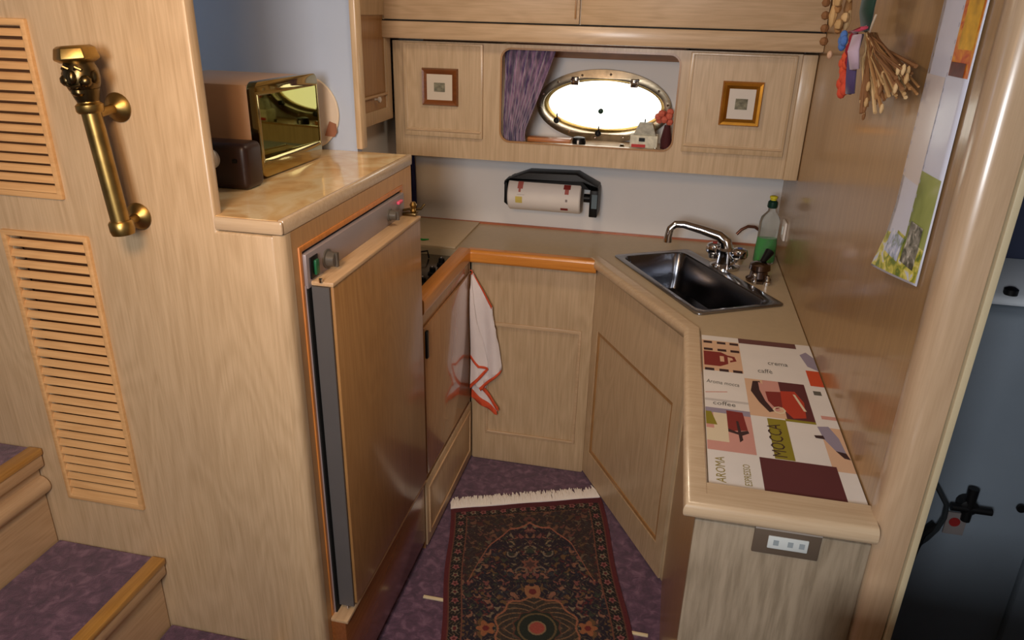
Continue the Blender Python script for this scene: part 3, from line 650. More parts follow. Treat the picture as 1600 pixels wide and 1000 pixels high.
for (x0, x1) in ((-.915, -.637), (.034, .352)):
    d = MB().prism(rect(x0, x1, 1.262, 1.568), 'y', 2.492, 2.5045, [rect(x0+.012, x1-.012, 1.290, 1.560)]).build('door', OAK, t, bevel=.0015); d['_o'] = t['_o']
    MB().box(x0+.012, x1-.012, 2.4965, 2.503, 1.290, 1.560).build('door_panel', OAK, d)
    MB().tube([(x0+.006, 2.492, 1.283), (x1-.006, 2.492, 1.283)], .004, 8).build('bead', OAKX, d, smooth=True)
MB().box(.365, .4085, 2.490, 2.5045, 1.190, 1.572).build('end_stile', OAK, t, bevel=.003)
t = thing('overhead_locker', 'oak overhead lockers projecting above the porthole cupboards', 'cabinet', (-.27, 2.55, 1.58))
MB().box(-.963, .409, 2.455, 2.764, 1.580, ZC-.002).build('carcass', OAK, t)
MB().box(-.967, .4095, 2.430, 2.455, 1.582, 1.634).build('rail', OAKX, t, bevel=.003)
for x0, x1 in ((-.963, -.3165), (-.3125, .408)):
    MB().box(x0, x1, 2.440, 2.4545, 1.638, ZC-.01).build('door', OAKX, t, bevel=.003)
MB().box(-.331, -.326, 2.432, 2.440, 1.655, 1.80).build('handle_groove', OAKD, t, bevel=.001)
MB().box(-.966, .409, 2.436, 2.4545, 1.6345, 1.6375).build('shadow_gap', SHADOW, t)  # black strip painted as the shade between rail and doors
t = thing('wall_cabinet', 'narrow side cupboard between the alcove wall and the overhead lockers', 'cabinet', (-1.1, 2.2, 1.31))
MB().box(-1.30, -.966, 1.978, 2.49, 1.316, ZC-.002).build('carcass', OAKD, t)
d = MB().prism(rect(2.00, 2.488, 1.318, ZC-.01), 'x', -.9655, -.956, [rect(2.20, 2.44, 1.36, 1.65)]).build('door', OAK, t, bevel=.002); d['_o'] = t['_o']
MB().box(-.9655, -.962, 2.20, 2.44, 1.36, 1.65).build('door_panel', OAKD, d)
MB().tube([(-.957, 2.20, 1.405), (-.957, 2.44, 1.405)], .005, 8).build('bead', OAKY, d, smooth=True)
MB().lathe([(.004, 0), (.004, .010), (.009, .013), (.009, .019), (.004, .022)], (-.956, 2.330, 1.396), (1, 0, 0), 16).build('knob', PAPER, d, smooth=True)
# pictures
def picture(cx, cz, w_, h_, fr, mt, mtc, label, y=2.490, tilt=0):
    t = thing('picture_frame', label, 'picture', (cx, y, cz-h_/2))
    x0, x1, z0, z1 = cx-w_/2, cx+w_/2, cz-h_/2, cz+h_/2
    pr_ = [(0, 0), (.004, .012), (fr*.5, .010), (fr, .004), (fr, 0)]
    f = MB(); vs = []
    for o_, h in pr_:
        vs += [(x0+o_, y-h, z0+o_), (x1-o_, y-h, z0+o_), (x1-o_, y-h, z1-o_), (x0+o_, y-h, z1-o_)]
    fs = [(i*4+k, i*4+(k+1) % 4, (i+1)*4+(k+1) % 4, (i+1)*4+k) for i in range(4) for k in range(4)]
    f.add(vs, fs).build('frame', mt, t)
    MB().box(x0+fr*.9, x1-fr*.9, y-.005, y-.002, z0+fr*.9, z1-fr*.9).build('mount', mtc, t)
    q = MB().box(cx-w_*.15, cx+w_*.15, y-.0062, y-.005, cz-h_*.12, cz+h_*.12).build('print', mat('faded_print', (120, 116, 96), .7, var=.45, vscale=90), t); q['_o'] = t['_o']
    MB().box(cx-w_*.07, cx+w_*.07, y-.0068, y-.0062, cz-h_*.05, cz+h_*.05).build('printed_motif', mat('print_motif', (120, 116, 96), .7, var=.5, vscale=120), q)
picture(-.785, 1.428, .128, .122, .021, FRD, mat('mount_cream', (212, 198, 178), .8), 'small brown wooden picture frame left of the porthole')
picture(.203, 1.420, .124, .135, .024, GOLDF, mat('mount_white', (214, 206, 196), .8), 'small gilt picture frame right of the porthole')
# curtain
cv = []; cf = []; NX, NZ = 60, 26
for j in range(NZ+1):
    tt = j/NZ; z = 1.566-.326*tt
    xr = -.400-.085*tt**.8+.02*math.sin(PI*tt)*0-.012*math.sin(tt*6)
    xr = -.400-.10*min(1, tt*1.15)**1.1+.035*max(0, tt-.8)
    for i in range(NX+1):
        s_ = i/NX; x = -.574+(xr+.574)*s_
        cv.append((x, 2.545+.009*math.sin(s_*34+1.2*math.sin(tt*3))*(.6+.4*math.cos(tt*5))+.005*math.sin(s_*71+tt*4), z))
for j in range(NZ):
    for i in range(NX): k = j*(NX+1)+i; cf.append((k, k+1, k+NX+2, k+NX+1))
o = MB().add(cv, cf).build('curtain', CURT, smooth=True)
sd = o.modifiers.new('thick', 'SOLIDIFY'); sd.thickness = .0015
tag(o, 'gathered purple curtain at the left of the porthole opening', 'curtain')
# ledge items
t = thing('candle_holder', 'small black round pot with a pale centre on the porthole ledge', 'pot', (-.312, 2.60, 1.24))
MB().lathe([(.015, 0), (.022, .004), (.024, .020), (.020, .034), (.014, .036)], (-.312, 2.575, 1.2405), n=20).build('pot', BLACK, t, smooth=True)
MB().box(-.316, -.309, 2.5505, 2.556, 1.248, 1.268).build('pale_mark', PAPER, t, bevel=.002)
tag(MB().box(-.500, -.345, 2.60, 2.64, 1.2405, 1.262).build('wooden_block', wood('red_block', (190, 120, 62), (150, 84, 40), 'X'), bevel=.003), 'flat brown wooden block on the ledge right of the curtain', 'block')
t = thing('ornament', 'white model house with a red stripe at the right of the ledge', 'ornament', (-.09, 2.62, 1.24))
MB().box(-.138, -.045, 2.585, 2.64, 1.2405, 1.292).build('base', mat('ornament_white', (214, 210, 190), .6, var=.2, vscale=60), t, bevel=.003)
MB().prism([(-.128, 1.292), (-.052, 1.292), (-.066, 1.330), (-.112, 1.330)], 'y', 2.59, 2.635).build('roof', mat('ornament_grey', (176, 174, 160), .6, var=.25, vscale=80), t, bevel=.002)
MB().box(-.132, -.085, 2.582, 2.585, 1.252, 1.262).build('red_stripe', RED, t)
MB().box(-.118, -.075, 2.582, 2.585, 1.243, 1.250).build('green_stripe', DGREEN, t)
MB().box(-.108, -.088, 2.582, 2.586, 1.272, 1.284).build('window', BLACK, t)
MB().lathe([(.006, 0), (.007, .010), (.004, .016)], (-.050, 2.57, 1.2405), n=10).build('bead', CHROME, t, smooth=True)
t = thing('figurine', 'red and dark figurine behind the white model house', 'ornament', (-.02, 2.66, 1.24))
MB().lathe([(.018, 0), (.020, .03), (.014, .06), (.010, .08)], (-.018, 2.66, 1.2405), n=14).build('body', mat('maroon_cloth', (70, 22, 26), .8), t, smooth=True)
fg = MB(); 
for k in range(9):
    a = k*2.4; fg.ball((-.022+.020*math.cos(a)-.010, 2.655+.012*math.sin(a), 1.332+.004*k), .013, n=8)
fg.build('red_petals', mat('coral', (206, 104, 84), .7), t, smooth=True)
t = thing('brass_trinket', 'tiny brass trinkets lying in the middle of the ledge', 'ornament', (-.17, 2.6, 1.24))
MB().lathe([(.010, 0), (.012, .004), (.006, .012), (.008, .016)], (-.165, 2.60, 1.2405), n=12).build('cup', BRASSD, t, smooth=True)
MB().tube([(-.23, 2.58, 1.2445), (-.20, 2.585, 1.2445), (-.188, 2.60, 1.2445)], .004, 8).build('chain', BRASS, t, smooth=True)
tag(MB().box(-.50, -.02, 2.5195, 2.532, 1.2405, 1.2585).build('ledge_glow_strip', BRASS, bevel=.001), 'brass strip added as the window glow along the ledge front', 'strip')  # strip added to show the window light on the ledge edge
# ================================================================== PAPER TOWEL
t = thing('towel_holder', 'black wall bracket holding the paper towel roll', 'holder', (-.42, 2.76, 1.05))
MB().prism([(-.596, 1.080), (-.580, 1.092), (-.510, 1.120), (-.325, 1.124), (-.285, 1.104), (-.244, 1.084), (-.242, 1.066), (-.275, 1.072), (-.300, 1.098), (-.575, 1.096), (-.596, 1.070)], 'y', 2.672, 2.764).build('hood', BLACK, t, bevel=.008)
MB().prism([(-.597, 1.084), (-.589, 1.086), (-.583, .99), (-.597, 1.0)], 'y', 2.68, 2.76).build('left_arm', BLACK, t, bevel=.002)
a = MB().box(-.270, -.240, 2.655, 2.764, .974, 1.074).build('right_arm', BLACK, t, bevel=.003); a['_o'] = t['_o']
MB().box(-.262, -.242, 2.652, 2.6555, 1.008, 1.060).build('grey_label', mat('label_grey', (96, 112, 120), .4), a)
MB().lathe([(.016, 0), (.016, .024)], (-.296, 2.702, 1.034), (1, 0, 0), 16).build('spindle', BLACK, t, smooth=True)
t = thing('paper_towel_roll', 'white paper towel roll printed with red cups under the black bracket', 'roll', (-.43, 2.70, 1.03))
rr = .060; ry, rz = 2.702, 1.034
MB().lathe([(.02, 0), (rr-.004, 0), (rr, .004), (rr, .270), (rr-.004, .274), (.02, .274)], (-.578, ry, rz), (1, 0, 0), 40).build('paper', PAPER, t, smooth=True)
def patch(x0, x1, a0, a1, mt, nm):
    vs = []; n = 5
    for k in range(n+1):
        a = math.radians(a0+(a1-a0)*k/n)
        for x in (x0, x1): vs.append((x, ry-(rr+.0006)*math.cos(a), rz+(rr+.0006)*math.sin(a)))
    MB().add(vs, [(2*k, 2*k+1, 2*k+3, 2*k+2) for k in range(n)]).build(nm, mt, t, smooth=True)
CUP = mat('print_cup', (176, 96, 88), .8); CUPD = mat('print_cup_dark', (130, 40, 34), .8)
patch(-.540, -.520, 30, 62, CUP, 'printed_cup'); patch(-.535, -.527, 18, 30, CUP, 'printed_cup')
patch(-.368, -.342, 38, 58, CUPD, 'printed_cup'); patch(-.362, -.347, 20, 38, CUP, 'printed_cup'); patch(-.358, -.350, -6, 3, mat('print_grey', (140, 130, 130), .8), 'printed_dot')
patch(-.376, -.348, -44, -32, CUPD, 'printed_band'); patch(-.546, -.520, -22, 2, mat('print_yellow', (206, 186, 96), .8), 'printed_blob'); patch(-.540, -.512, 8, 10, mat('print_grey2', (190, 184, 186), .8), 'printed_line')
# navy cloth
nv = []; nf = []
for j in range(9):
    for i in range(7): nv.append((-1.016+.044*i/6, 2.742+.008*math.sin(i*1.9+j*.3), 1.30-.40*j/8))
for j in range(8):
    for i in range(6): k = j*7+i; nf.append((k, k+1, k+8, k+7))
o = MB().add(nv, nf).build('navy_cloth', NAVY, smooth=True); sd = o.modifiers.new('thick', 'SOLIDIFY'); sd.thickness = .003
tag(o, 'narrow navy cloth hanging in the back left corner behind the fridge', 'cloth')
# ================================================================== TEA TOWEL
t = thing('tea_towel', 'white tea towel with orange-red borders hanging at the cabinet corner', 'towel', (-.62, 2.40, .80))
def sheet(poly, y, nm, mt, amp=.005, dz=.0):
    ys = lambda x, z: y+amp*math.sin((x+.65)*95+z*6)*min(1, (.80-z)*4+.1)+(.006*math.sin(z*16))
    xs = [p[0] for p in poly]; bm_ = bmesh.new()
    vs = [bm_.verts.new((p[0], 0, p[1])) for p in poly]; f = bm_.faces.new(vs)
    bmesh.ops.triangulate(bm_, faces=[f])
    for c in range(int((min(xs)+.7)*1000), int((max(xs)+.7)*1000), 7):
        g = bm_.verts[:]+bm_.edges[:]+bm_.faces[:]
        bmesh.ops.bisect_plane(bm_, geom=g, plane_co=(c/1000-.7, 0, 0), plane_no=(1, 0, 0))
    zs = [p[1] for p in poly]
    for c in range(int(min(zs)*100)+1, int(max(zs)*100)+1, 3):
        g = bm_.verts[:]+bm_.edges[:]+bm_.faces[:]
        bmesh.ops.bisect_plane(bm_, geom=g, plane_co=(0, 0, c/100), plane_no=(0, 0, 1))
    for v in bm_.verts: v.co.y = ys(v.co.x, v.co.z)
    bm_.verts.ensure_lookup_table()
    for i, v in enumerate(bm_.verts): v.index = i
    mb = MB().add([v.co[:] for v in bm_.verts], [[v.index for v in f.verts] for f in bm_.faces]); bm_.free()
    o = mb.build(nm, mt, t, smooth=True); sd = o.modifiers.new('thick', 'SOLIDIFY'); sd.thickness = .0022
    return o
sheet([(-.653, .300), (-.653, .42), (-.56, .42), (-.600, .33), (-.545, .262), (-.552, .236)], 2.424, 'lower_fold', TWHITE)
sheet([(-.653, .325), (-.552, .248), (-.548, .228), (-.560, .228), (-.653, .290)], 2.421, 'border', TREDM)
sheet([(-.600, .338), (-.543, .262), (-.541, .246), (-.552, .252), (-.612, .334)], 2.4205, 'border', TREDM)
sheet([(-.653, .798), (-.644, .800), (-.573, .681), (-.566, .60), (-.561, .516), (-.535, .421), (-.612, .340), (-.653, .36)], 2.412, 'main_fold', TWHITE, .007)
sheet([(-.646, .799), (-.642, .797), (-.572, .686), (-.572, .672)], 2.4085, 'border', TREDM, .007)
sheet([(-.535, .424), (-.540, .410), (-.612, .332), (-.618, .344)], 2.4085, 'border', TREDM, .007)
sheet([(-.6535, .74), (-.648, .78), (-.628, .62), (-.612, .50), (-.585, .425), (-.6535, .342)], 2.404, 'front_fold', TWHITE, .006)
sheet([(-.6535, .475), (-.618, .438), (-.586, .430), (-.583, .421), (-.600, .424), (-.622, .430), (-.6535, .462)], 2.4005, 'border', TREDM, .006)
sheet([(-.583, .425), (-.590, .412), (-.6535, .336), (-.6535, .354), (-.597, .420)], 2.4005, 'border', TREDM, .006)
t = thing('towel_hook', 'small hook holding the tea towel under the worktop edge', 'hook', (-.651, 2.42, .80))
MB().tube([(-.6555, 2.408, .812), (-.650, 2.408, .812), (-.647, 2.408, .804), (-.650, 2.402, .798)], .002, 8).build('hook', TREDM, t, smooth=True)
# ================================================================== CALENDAR
t = thing('wall_calendar', 'long glossy photo calendar hanging on the oak partition', 'calendar', (.405, 1.33, 1.27))
def cy(s_, z):       # s_ 0 = near edge .. 1 = far edge
    y0 = 1.212; y1 = 1.398+.16*max(0, 1.335-z)
    return y0+(y1-y0)*s_
def cx_(s_, z): return .4065-.010*abs(math.sin(s_*2.4))*(.4+.6*min(1, max(0, (1.6-z)*2)))-.012*max(0, 1.34-z)/.07*(s_)
def cpatch(s0, s1, z0, z1, mt, nm, dx=0, n=8, slant0=0):
    vs = []; fs = []
    m = 10
    for j in range(m+1):
        for i in range(n+1):
            s_ = s0+(s1-s0)*i/n; zz = z0+(z1-z0)*j/m+slant0*(1-j/m)*(.5-s_)
            vs.append((cx_(s_, zz)-dx, cy(s_, zz), zz))
    for j in range(m):
        for i in range(n): k = j*(n+1)+i; fs.append((k, k+1, k+n+2, k+n+1))
    return MB().add(vs, fs).build(nm, mt, t, smooth=True)
CALG = dict(rough=.35, coat=.15)
o = cpatch(0, 1, 1.272, 1.86, mat('calendar_sheet', (214, 216, 232), **CALG), 'sheet', 0, 10, .03)
sd = o.modifiers.new('thick', 'SOLIDIFY'); sd.thickness = .001; sd.offset = 0
cpatch(.02, .42, 1.602, 1.84, photo('fruit_photo', [(120, 30, 40), (206, 84, 40), (232, 150, 40), (236, 190, 90)], 26), 'fruit_photo', .0012)
cpatch(.05, .34, 1.64, 1.84, mat('fruit_yellow', (230, 168, 40), var=.4, vscale=30, **CALG), 'fruit_photo', .0018)
cpatch(.10, .40, 1.602, 1.622, mat('fruit_dark', (96, 34, 40), var=.4, vscale=60, **CALG), 'fruit_photo', .0022)
cpatch(.46, .98, 1.43, 1.598, mat('calendar_cream', (216, 206, 204), **CALG), 'cream_column', .0012)
cpatch(.02, .46, 1.330, 1.455, photo('green_photo', [(120, 132, 50), (158, 168, 88), (190, 194, 140)], 8), 'green_photo', .0012)
cpatch(.02, .98, 1.276, 1.345, photo('flower_photo', [(96, 120, 40), (170, 170, 50), (226, 214, 110), (200, 208, 226)], 42), 'flower_photo', .0016, 8, .03)
cpatch(.45, .85, 1.300, 1.34, photo('daisy_photo', [(110, 130, 70), (180, 190, 220), (226, 230, 240)], 46), 'daisy_photo', .0022)
cpatch(.12, .40, 1.305, 1.375, photo('grey_flower_photo', [(60, 66, 50), (140, 136, 124), (214, 210, 200)], 60), 'flower_photo', .0020)
dk = mat('calendar_print', (170, 170, 190), .5)
for k in range(20):
    z = 1.365+k*.0235
    if .001 < z < 1.83:
        cpatch(.42, .435, z, z+.006, dk, 'date_mark', .0024, 1)
        if z > 1.36: cpatch(.93, .95, z, z+.006, dk, 'date_mark', .0024, 1)
# ================================================================== DRIED BOUQUET
t = thing('dried_bouquet', 'bundle of dried stems with ribbons and felt flowers on the partition', 'bouquet', (.37, 1.7, 1.6))
STR = [mat('straw_%d' % i, c, .7) for i, c in enumerate(((196, 158, 106), (168, 122, 74), (214, 180, 130), (136, 92, 54)))]
T0 = Vector((.362, 1.665, 1.652))
for k in range(92):
    f = random.random(); 
    end = Vector((.355+.04*random.random(), 1.655-.27*f+random.uniform(-.02, .02), 1.522+.055*f+random.uniform(-.010, .035)))
    if k % 5 == 0: end.z -= .02
    md = T0.lerp(end, .5)+Vector((-.012*random.random(), random.uniform(-.008, .008), random.uniform(-.004, .006)))
    r_ = random.uniform(.0012, .0028)
    mb = MB().tube([T0+Vector((random.uniform(-.01, .01), random.uniform(-.012, .012), 0)), md, end], [r_*.8, r_, r_*1.4], 6)
    mb.build('stem', STR[k % 4], t, smooth=True)
    if k % 3 == 0: MB().ball(end, .0048, (.8, .9, 2.0), 8).build('seed_head', STR[(k+1) % 4], t, smooth=True)
for k in range(16):
    a = k*2.4; c = Vector((.345+.018*math.cos(a), 1.90+.055*math.sin(a*1.3)+.012*(k % 3), 1.70+.045*math.cos(a*.7)+.02*(k % 2)))
    MB().ball(c, .021, (.45, .65 if k % 2 else 1.1, 1.25 if k % 2 else .6), 8).build('husk', STR[[0, 2, 1][k % 3]], t, smooth=True)
for k in range(4):
    c = Vector((.325, 2.01-.02*k, 1.70-.028*k+.01)); MB().ball(c, .010, n=8).build('seed_pod', STR[3], t, smooth=True)
def blob(cs, r, col, nm, sc=(.7, 1, 1)):
    mb = MB()
    for c in cs: mb.ball(c, r, sc, 10)
    mb.build(nm, mat(nm+'_felt', col, .9), t, smooth=True)
blob([(.345, 1.835+.012*math.cos(a), 1.632+.010*math.sin(a)) for a in (0, 1.6, 3.1, 4.7)], .012, (80, 120, 190), 'blue_flower')
blob([(.348, 1.735+.022*math.cos(a), 1.618+.022*math.sin(a)) for a in (0, 1.2, 2.4, 3.6, 4.8)], .015, (150, 26, 44), 'red_flower')
blob([(.345, 1.775+.020*math.cos(a), 1.588+.014*math.sin(a)) for a in (0, 1.6, 3.1, 4.7)], .012, (214, 84, 50), 'orange_flower')
blob([(.345, 1.745+.026*math.cos(a), 1.548+.016*math.sin(a)) for a in (0, 1.2, 2.4, 3.6, 4.8)], .014, (206, 76, 50), 'orange_flower')
blob([(.332, 1.885, 1.600)], .009, (210, 170, 140), 'small_bead')
def ribbon(pts, w_, col, nm, th=.004):
    pts = [Vector(p) for p in pts]; vs = []; fs = []
    for i, p in enumerate(pts):
        ww = w_[i]; vs += [p+Vector((0, -ww, ww*.15)), p+Vector((-.012, 0, 0)), p+Vector((0, ww, -ww*.15))]
    for i in range(len(pts)-1):
        for k in range(2): fs.append((i*3+k, i*3+k+1, i*3+k+4, i*3+k+3))
    o = MB().add(vs, fs).build(nm, mat(nm, col, .7, sheen=.3), t, smooth=True); sd = o.modifiers.new('thick', 'SOLIDIFY'); sd.thickness = th
ribbon([(.350, 1.64, 1.655), (.340, 1.64, 1.690), (.342, 1.65, 1.735), (.350, 1.66, 1.79)], [.014, .050, .058, .045], (16, 52, 36), 'dark_green_bow')
ribbon([(.345, 1.668, 1.648), (.340, 1.672, 1.61), (.345, 1.672, 1.565), (.35, 1.672, 1.535)], [.014, .024, .022, .016], (74, 58, 100), 'purple_ribbon')
ribbon([(.338, 1.650, 1.648), (.330, 1.628, 1.618), (.340, 1.625, 1.585)], [.018, .030, .014], (190, 166, 182), 'lilac_ribbon')
ribbon([(.342, 1.720, 1.650), (.336, 1.668, 1.654), (.342, 1.610, 1.664)], [.006, .008, .006], (190, 60, 84), 'pink_tie')
MB().tube([(.345, 1.575, 1.685), (.345, 1.59, 1.668), (.35, 1.62, 1.655)], .002, 6).build('cord', CREAM, t, smooth=True)
t = thing('light_switch', 'small white switch on the partition beside the soap bottle', 'switch', (.41, 2.55, 1.0))
MB().box(.402, .4095, 2.527, 2.590, .978, 1.040).build('plate', PAPER, t, bevel=.002)
MB().box(.399, .402, 2.548, 2.568, .995, 1.022).build('rocker', SOCKW, t, bevel=.001)
# ================================================================== FLOOR: strips + RUG
STRIPM = mat('brass_glint', (250, 232, 190), .35, metal=.2)  # brass made paler, its glint put into the colour
for x0, x1, nm in ((-.60, -.52, 'left'), (.035, .085, 'right')):
    tag(MB().box(x0, x1, 1.664 if nm == 'right' else 1.657, 1.674 if nm == 'right' else 1.667, .0, .006).build('threshold_strip', STRIPM, bevel=.001), 'short brass strip on the carpet to the %s of the rug' % nm, 'strip')
t = thing('rug', 'small patterned oriental rug in dark red and navy with a white fringe', 'rug', (-.35, 1.7, 0))
ax = Vector((.972, .235)).normalized(); bx_ = Vector((ax.y, -ax.x)); OR = Vector((-.645, 2.095)); W_, L_ = .556, 1.12
NU, NV_ = 262, 520
u = np.linspace(0, W_, NU+1); v = np.linspace(0, L_, NV_+1); UU, VV = np.meshgrid(u, v)
q = np.abs(UU-W_/2); vm = np.where(VV < L_/2, VV, L_-VV)     # fold both ways
rng = np.random.RandomState(3)
def motif(cx0, cy0, cell, seed, rad):
    """rosettes on a jittered grid in folded coordinates; returns dist-to-centre ratio, petal angle, id"""
    gi = np.floor(cx0/cell).astype(int); gj = np.floor(cy0/cell).astype(int)
    best = np.full(cx0.shape, 9.); ang = np.zeros(cx0.shape); idd = np.zeros(cx0.shape, int)
    for di in (-1, 0, 1):
        for dj in (-1, 0, 1):
            a = gi+di; b = gj+dj; h = (a*73856093 ^ b*19349663 ^ seed*83492791) & 1048575
            jx = (h % 997)/997-.5; jy = ((h//997) % 991)/991-.5
            px = (a+.5+.5*jx)*cell; py = (b+.5+.5*jy)*cell
            d_ = np.hypot(cx0-px, cy0-py); mm = d_ < best
            best = np.where(mm, d_, best); ang = np.where(mm, np.arctan2(cy0-py, cx0-px), ang); idd = np.where(mm, h, idd)
    return best/rad, ang, idd
col = np.zeros((*UU.shape, 3)); 
def setc(mask, c, a=1.0):
    c = np.array(lin(c)); col[mask] = col[mask]*(1-a)+c*a
edge = W_/2-q; e2 = vm; dE = np.minimum(edge, e2)
setc(dE > -1, (44, 26, 30))
pal = [(150, 84, 76), (168, 112, 84), (110, 38, 40), (150, 132, 104), (52, 60, 70), (128, 92, 50), (62, 70, 54)]
# field
qw = q+.004*np.sin(vm*190)+.003*np.sin(q*260+vm*90); vw = vm+.004*np.sin(q*210)+.003*np.sin(vm*170)
d1, a1, i1 = motif(qw, vw, .026, 5, .0115)
setc(dE > .055, (40, 32, 46))
inner = dE > .055
for k, c in enumerate(pal): setc(inner & (d1 < .75+.25*np.cos(a1*3)) & (i1 % 10 == k), c, .8)
setc(inner & (d1 < .3) & (i1 % 3 == 0), (150, 120, 90))
d2, a2, i2 = motif(qw+.3, vw+.2, .012, 9, .0048)
for k, c in enumerate(pal): setc(inner & (d2 < 1) & (i2 % 11 == k) & (d1 > 1.1), c, .8)
# vines
vn = np.sin(q*150+2.2*np.sin(vm*70))*np.sin(vm*140+2*np.sin(q*80))
setc(inner & (np.abs(vn) < .07), (110, 88, 62), .7)
# arch boundary
xs = np.clip(q/.20, 0, 1); arch = .105+.012*np.abs(np.sin(xs*9))+.06*xs+.20*xs**3.2
dA = vm-arch
setc(inner & (dA < 0) & (dE > .06), (74, 52, 40), .45)
setc(inner & (np.abs(dA) < .0035) & (q < .205), (176, 104, 76))
setc(inner & (dA > .01) & (dA < .11) & (q < .15) & (d1 > .8) & (d2 > .8), (52, 34, 46), .8)
# medallion
rm = np.hypot(q, (L_/2-vm)); am = np.arctan2(L_/2-vm, q+1e-6)
rw = rm*(1+.05*np.cos(am*10))
setc(rw < .125, (66, 56, 44), .75); setc((rw < .125) & (np.abs(np.sin(am*10+rm*130)) < .3), (150, 110, 74), .8)
setc((rw > .118) & (rw < .124), (170, 104, 70)); setc(rw < .07, (104, 60, 46)); setc((rw < .066), (38, 46, 36)); setc((rm < .058) & (rm > .052), (112, 92, 58))
setc(rm < .027, (150, 120, 84)); setc(rm < .022, (172, 74, 58))
rq = np.hypot(q, (L_/2-vm)-.145)
setc(rq < .026+.005*np.cos(am*30), (166, 110, 70)); setc(rq < .012, (120, 40, 40))
rq = np.hypot(q-.15, (L_/2-vm)); setc(rq < .024+.006*np.cos(np.arctan2(L_/2-vm, q-.15)*5), (168, 100, 56)); setc(rq < .010, (120, 36, 36))
rq = np.hypot(q, vm-.30)*(1+.25*np.cos(6*np.arctan2(vm-.30, q+1e-6))); setc(rq < .024, (140, 84, 66)); setc(rq < .014, (88, 60, 56)); rq = np.hypot(q-.06, vm-.25); setc((np.abs(rq-.016) < .0025) & (vm > .243), (140, 124, 104)); rq = np.hypot(q-.03, vm-.33); setc((np.abs(rq-.018) < .0025) & (vm < .34), (128, 106, 88))
# main border
bd = (dE > .018) & (dE <= .055); setc(bd, (38, 30, 30))
along = np.where(edge < e2, vm, q); cc = ((along % .036)-.018); rb = np.hypot(cc, dE-.036)
ab = np.arctan2(dE-.036, cc); kk = np.floor(along/.036).astype(int)
setc(bd & (rb < .0125*(.8+.2*np.cos(ab*5))), (158, 92, 88)); setc(bd & (rb < .0125*(.8+.2*np.cos(ab*5))) & (kk % 2 == 1), (140, 122, 98)); setc(bd & (rb < .005), (104, 34, 38))
setc(bd & (rb > .0135) & (np.abs(np.sin(along*260+dE*300)) < .18), (132, 108, 78))
setc((dE > .014) & (dE <= .0185), (116, 64, 50)); setc((dE > .0545) & (dE <= .058), (126, 74, 56))
setc(dE <= .014, (104, 32, 38))
setc((vm <= .03) & (edge > .01), (96, 30, 40))
nz = rng.rand(*UU.shape, 1)*.3+.74; col = (col*.82+col.mean(-1, keepdims=True)*.10)*nz
PX = OR.x+ax.x*UU+bx_.x*VV; PY = OR.y+ax.y*UU+bx_.y*VV
SK = .075*(UU/W_)*np.clip(1-VV/.45, 0, 1)**1.5
PX = PX-bx_.x*SK; PY = PY-bx_.y*SK
PX = PX+.004*np.sin(VV*14)-.20*np.clip(VV-.70, 0, 9)+.004; PX = np.minimum(PX, np.where(PY > 1.915, -.2+(2.455-PY)*.5814-.016, 9)); PX = np.maximum(PX, -.652); PZ = .0075+.0012*np.sin(UU*30+VV*9)
off = np.array(t['_o'])
verts = np.stack([PX, PY, PZ], -1).reshape(-1, 3)-off
idx = np.arange((NU+1)*(NV_+1)).reshape(NV_+1, NU+1)
quads = np.stack([idx[:-1, :-1], idx[1:, :-1], idx[1:, 1:], idx[:-1, 1:]], -1).reshape(-1, 4)
me = bpy.data.meshes.new('pile'); me.vertices.add(len(verts)); me.vertices.foreach_set('co', verts.ravel())
me.loops.add(quads.size); me.loops.foreach_set('vertex_index', quads.ravel()); me.polygons.add(len(quads)); me.polygons.foreach_set('loop_start', np.arange(0, quads.size, 4)); me.update()
ca = me.color_attributes.new('Col', 'FLOAT_COLOR', 'POINT'); ca.data.foreach_set('color', np.concatenate([col.reshape(-1, 3), np.ones((len(verts), 1))], 1).ravel())
me.materials.append(attr_mat('rug_pile', .95, .5)); me.validate()
o = bpy.data.objects.new('pile', me); C.objects.link(o); o.parent = t
def rp(uu, vv, z): p = OR+ax*uu+bx_*(vv-.075*uu/W_*max(0, 1-max(vv, 0)/.45)**1.5); return (max(-.650, min(p.x+.004-.2*max(0, vv-.7), -.2+(2.455-p.y)*.5814-.018 if p.y > 1.915 else 9)), p.y, z)
MB().prism([rp(.003, vv_, 0)[:2] for vv_ in (.01, .1, .2, .3, .45, .7, .9, 1.11)]+[rp(W_-.003, vv_, 0)[:2] for vv_ in (1.11, .9, .7, .45, .3, .2, .1, .01)], 'z', .001, .006).build('backing', mat('rug_back', (90, 30, 34), .9), t)
fr = MB()
for k in range(480):
    uu = W_*(k+random.random())/480; l_ = random.uniform(.035, .066); dx = random.uniform(-.012, .012)
    fr.tube([rp(uu, .006, .009), rp(uu+dx*.5, -l_*.5, .008+random.random()*.005), rp(uu+dx, -l_, .004+random.random()*.004)], [.0024, .0030, .0018], 5)
o = fr.build('fringe', mat('fringe_wool', (255, 248, 242), .95), t, smooth=True); o['kind'] = 'stuff'
struct(MB().box(.24, 1.49, .50, .82, 0, .90).build('shade_block', OAKX, bevel=.01), 'low wooden block added out of view to shade the lower right', 'trim')  # unseen block added to shade the post and washroom floor
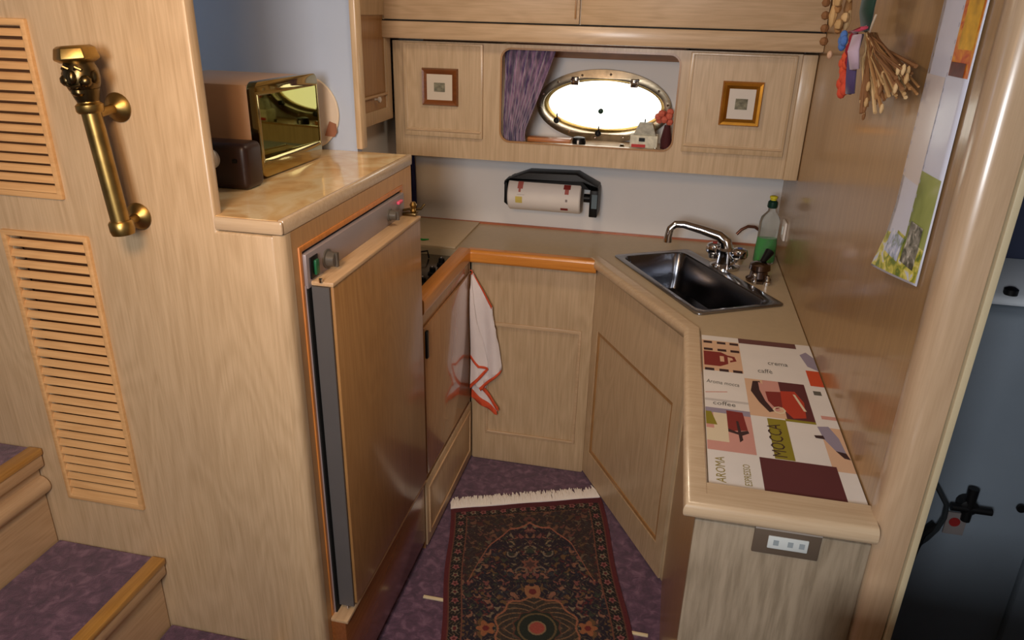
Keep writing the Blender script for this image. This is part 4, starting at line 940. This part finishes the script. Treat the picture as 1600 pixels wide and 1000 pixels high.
# ================================================================== WASHROOM BEYOND THE DOORWAY
t = thing('shower_unit', 'moulded white washroom unit, coloured as in shade, seen through the doorway', 'washroom unit', (.95, 1.75, 0))
MB().prism([(1.60, 0), (1.60, 1.09), (1.61, 1.115), (1.635, 1.125), (1.796, 1.125), (1.796, 0)], 'x', .50, 1.49).build('body', BLUEG, t, bevel=.012)
MB().prism([(1.628, 1.126), (1.628, 1.142), (1.645, 1.150), (1.796, 1.188), (1.796, 1.126)], 'x', .50, 1.49).build('ledge', mat('ledge_pale', (200, 206, 212), .4), t, bevel=.008)
MB().prism([(.92, .0), (1.45, .0), (1.45, 1.06), (.90, 1.06)], 'y', 1.575, 1.602).build('front_panel', BLUEG, t, bevel=.006)
struct(MB().box(.466, 1.5, 1.80, 1.83, 0, ZC).build('wall_washroom', NAVYD), 'dark navy wall of the washroom', 'wall')
MB().lathe([(.014, 0), (.014, .012), (.007, .016)], (.735, 1.645, 1.148), n=14).build('plug', BLACK, t, smooth=True)
t = thing('shower_mixer', 'black shower mixer and hose on the white washroom unit, coloured as in shade', 'tap', (.75, 1.59, .6))
MB().lathe([(.02, 0), (.02, .03), (.012, .034)], (.752, 1.598, .655), (0, -1, 0), 14).build('body', BLACK, t, smooth=True)
MB().tube([(.715, 1.57, .652), (.80, 1.57, .652)], .009, 10).build('lever', BLACK, t, smooth=True)
MB().tube([(.752, 1.57, .62), (.752, 1.575, .705)], [.010, .012], 10).build('valve', BLACK, t, smooth=True)
MB().tube([(.668, 1.585, .71), (.682, 1.575, .690), (.705, 1.57, .655), (.708, 1.57, .62), (.700, 1.57, .585), (.685, 1.57, .555), (.672, 1.575, .53)], .006, 8).build('hose', mat('hose_grey', (40, 44, 46), .4), t, smooth=True)
MB().tube([(.700, 1.58, .59), (.676, 1.575, .565), (.664, 1.57, .525), (.668, 1.575, .49)], [.012, .010, .012, .008], 8).build('shower_head', BLACK, t, smooth=True)
o = MB().box(.722, .765, 1.588, 1.592, .565, .625).build('card', mat('card_grey', (120, 112, 110), .6), t); o['_o'] = t['_o']
MB().lathe([(.012, 0), (.012, .002)], (.740, 1.588, .600), (0, -1, 0), 16).build('red_dot', mat('dull_red', (130, 24, 22), .6), o)
MB().lathe([(.010, 0), (.010, .006)], (.862, 1.585, .665), (0, -1, 0), 14).build('side_knob', BLACK, t, smooth=True)
for o in bpy.data.objects:
    if '_o' in o: del o['_o']
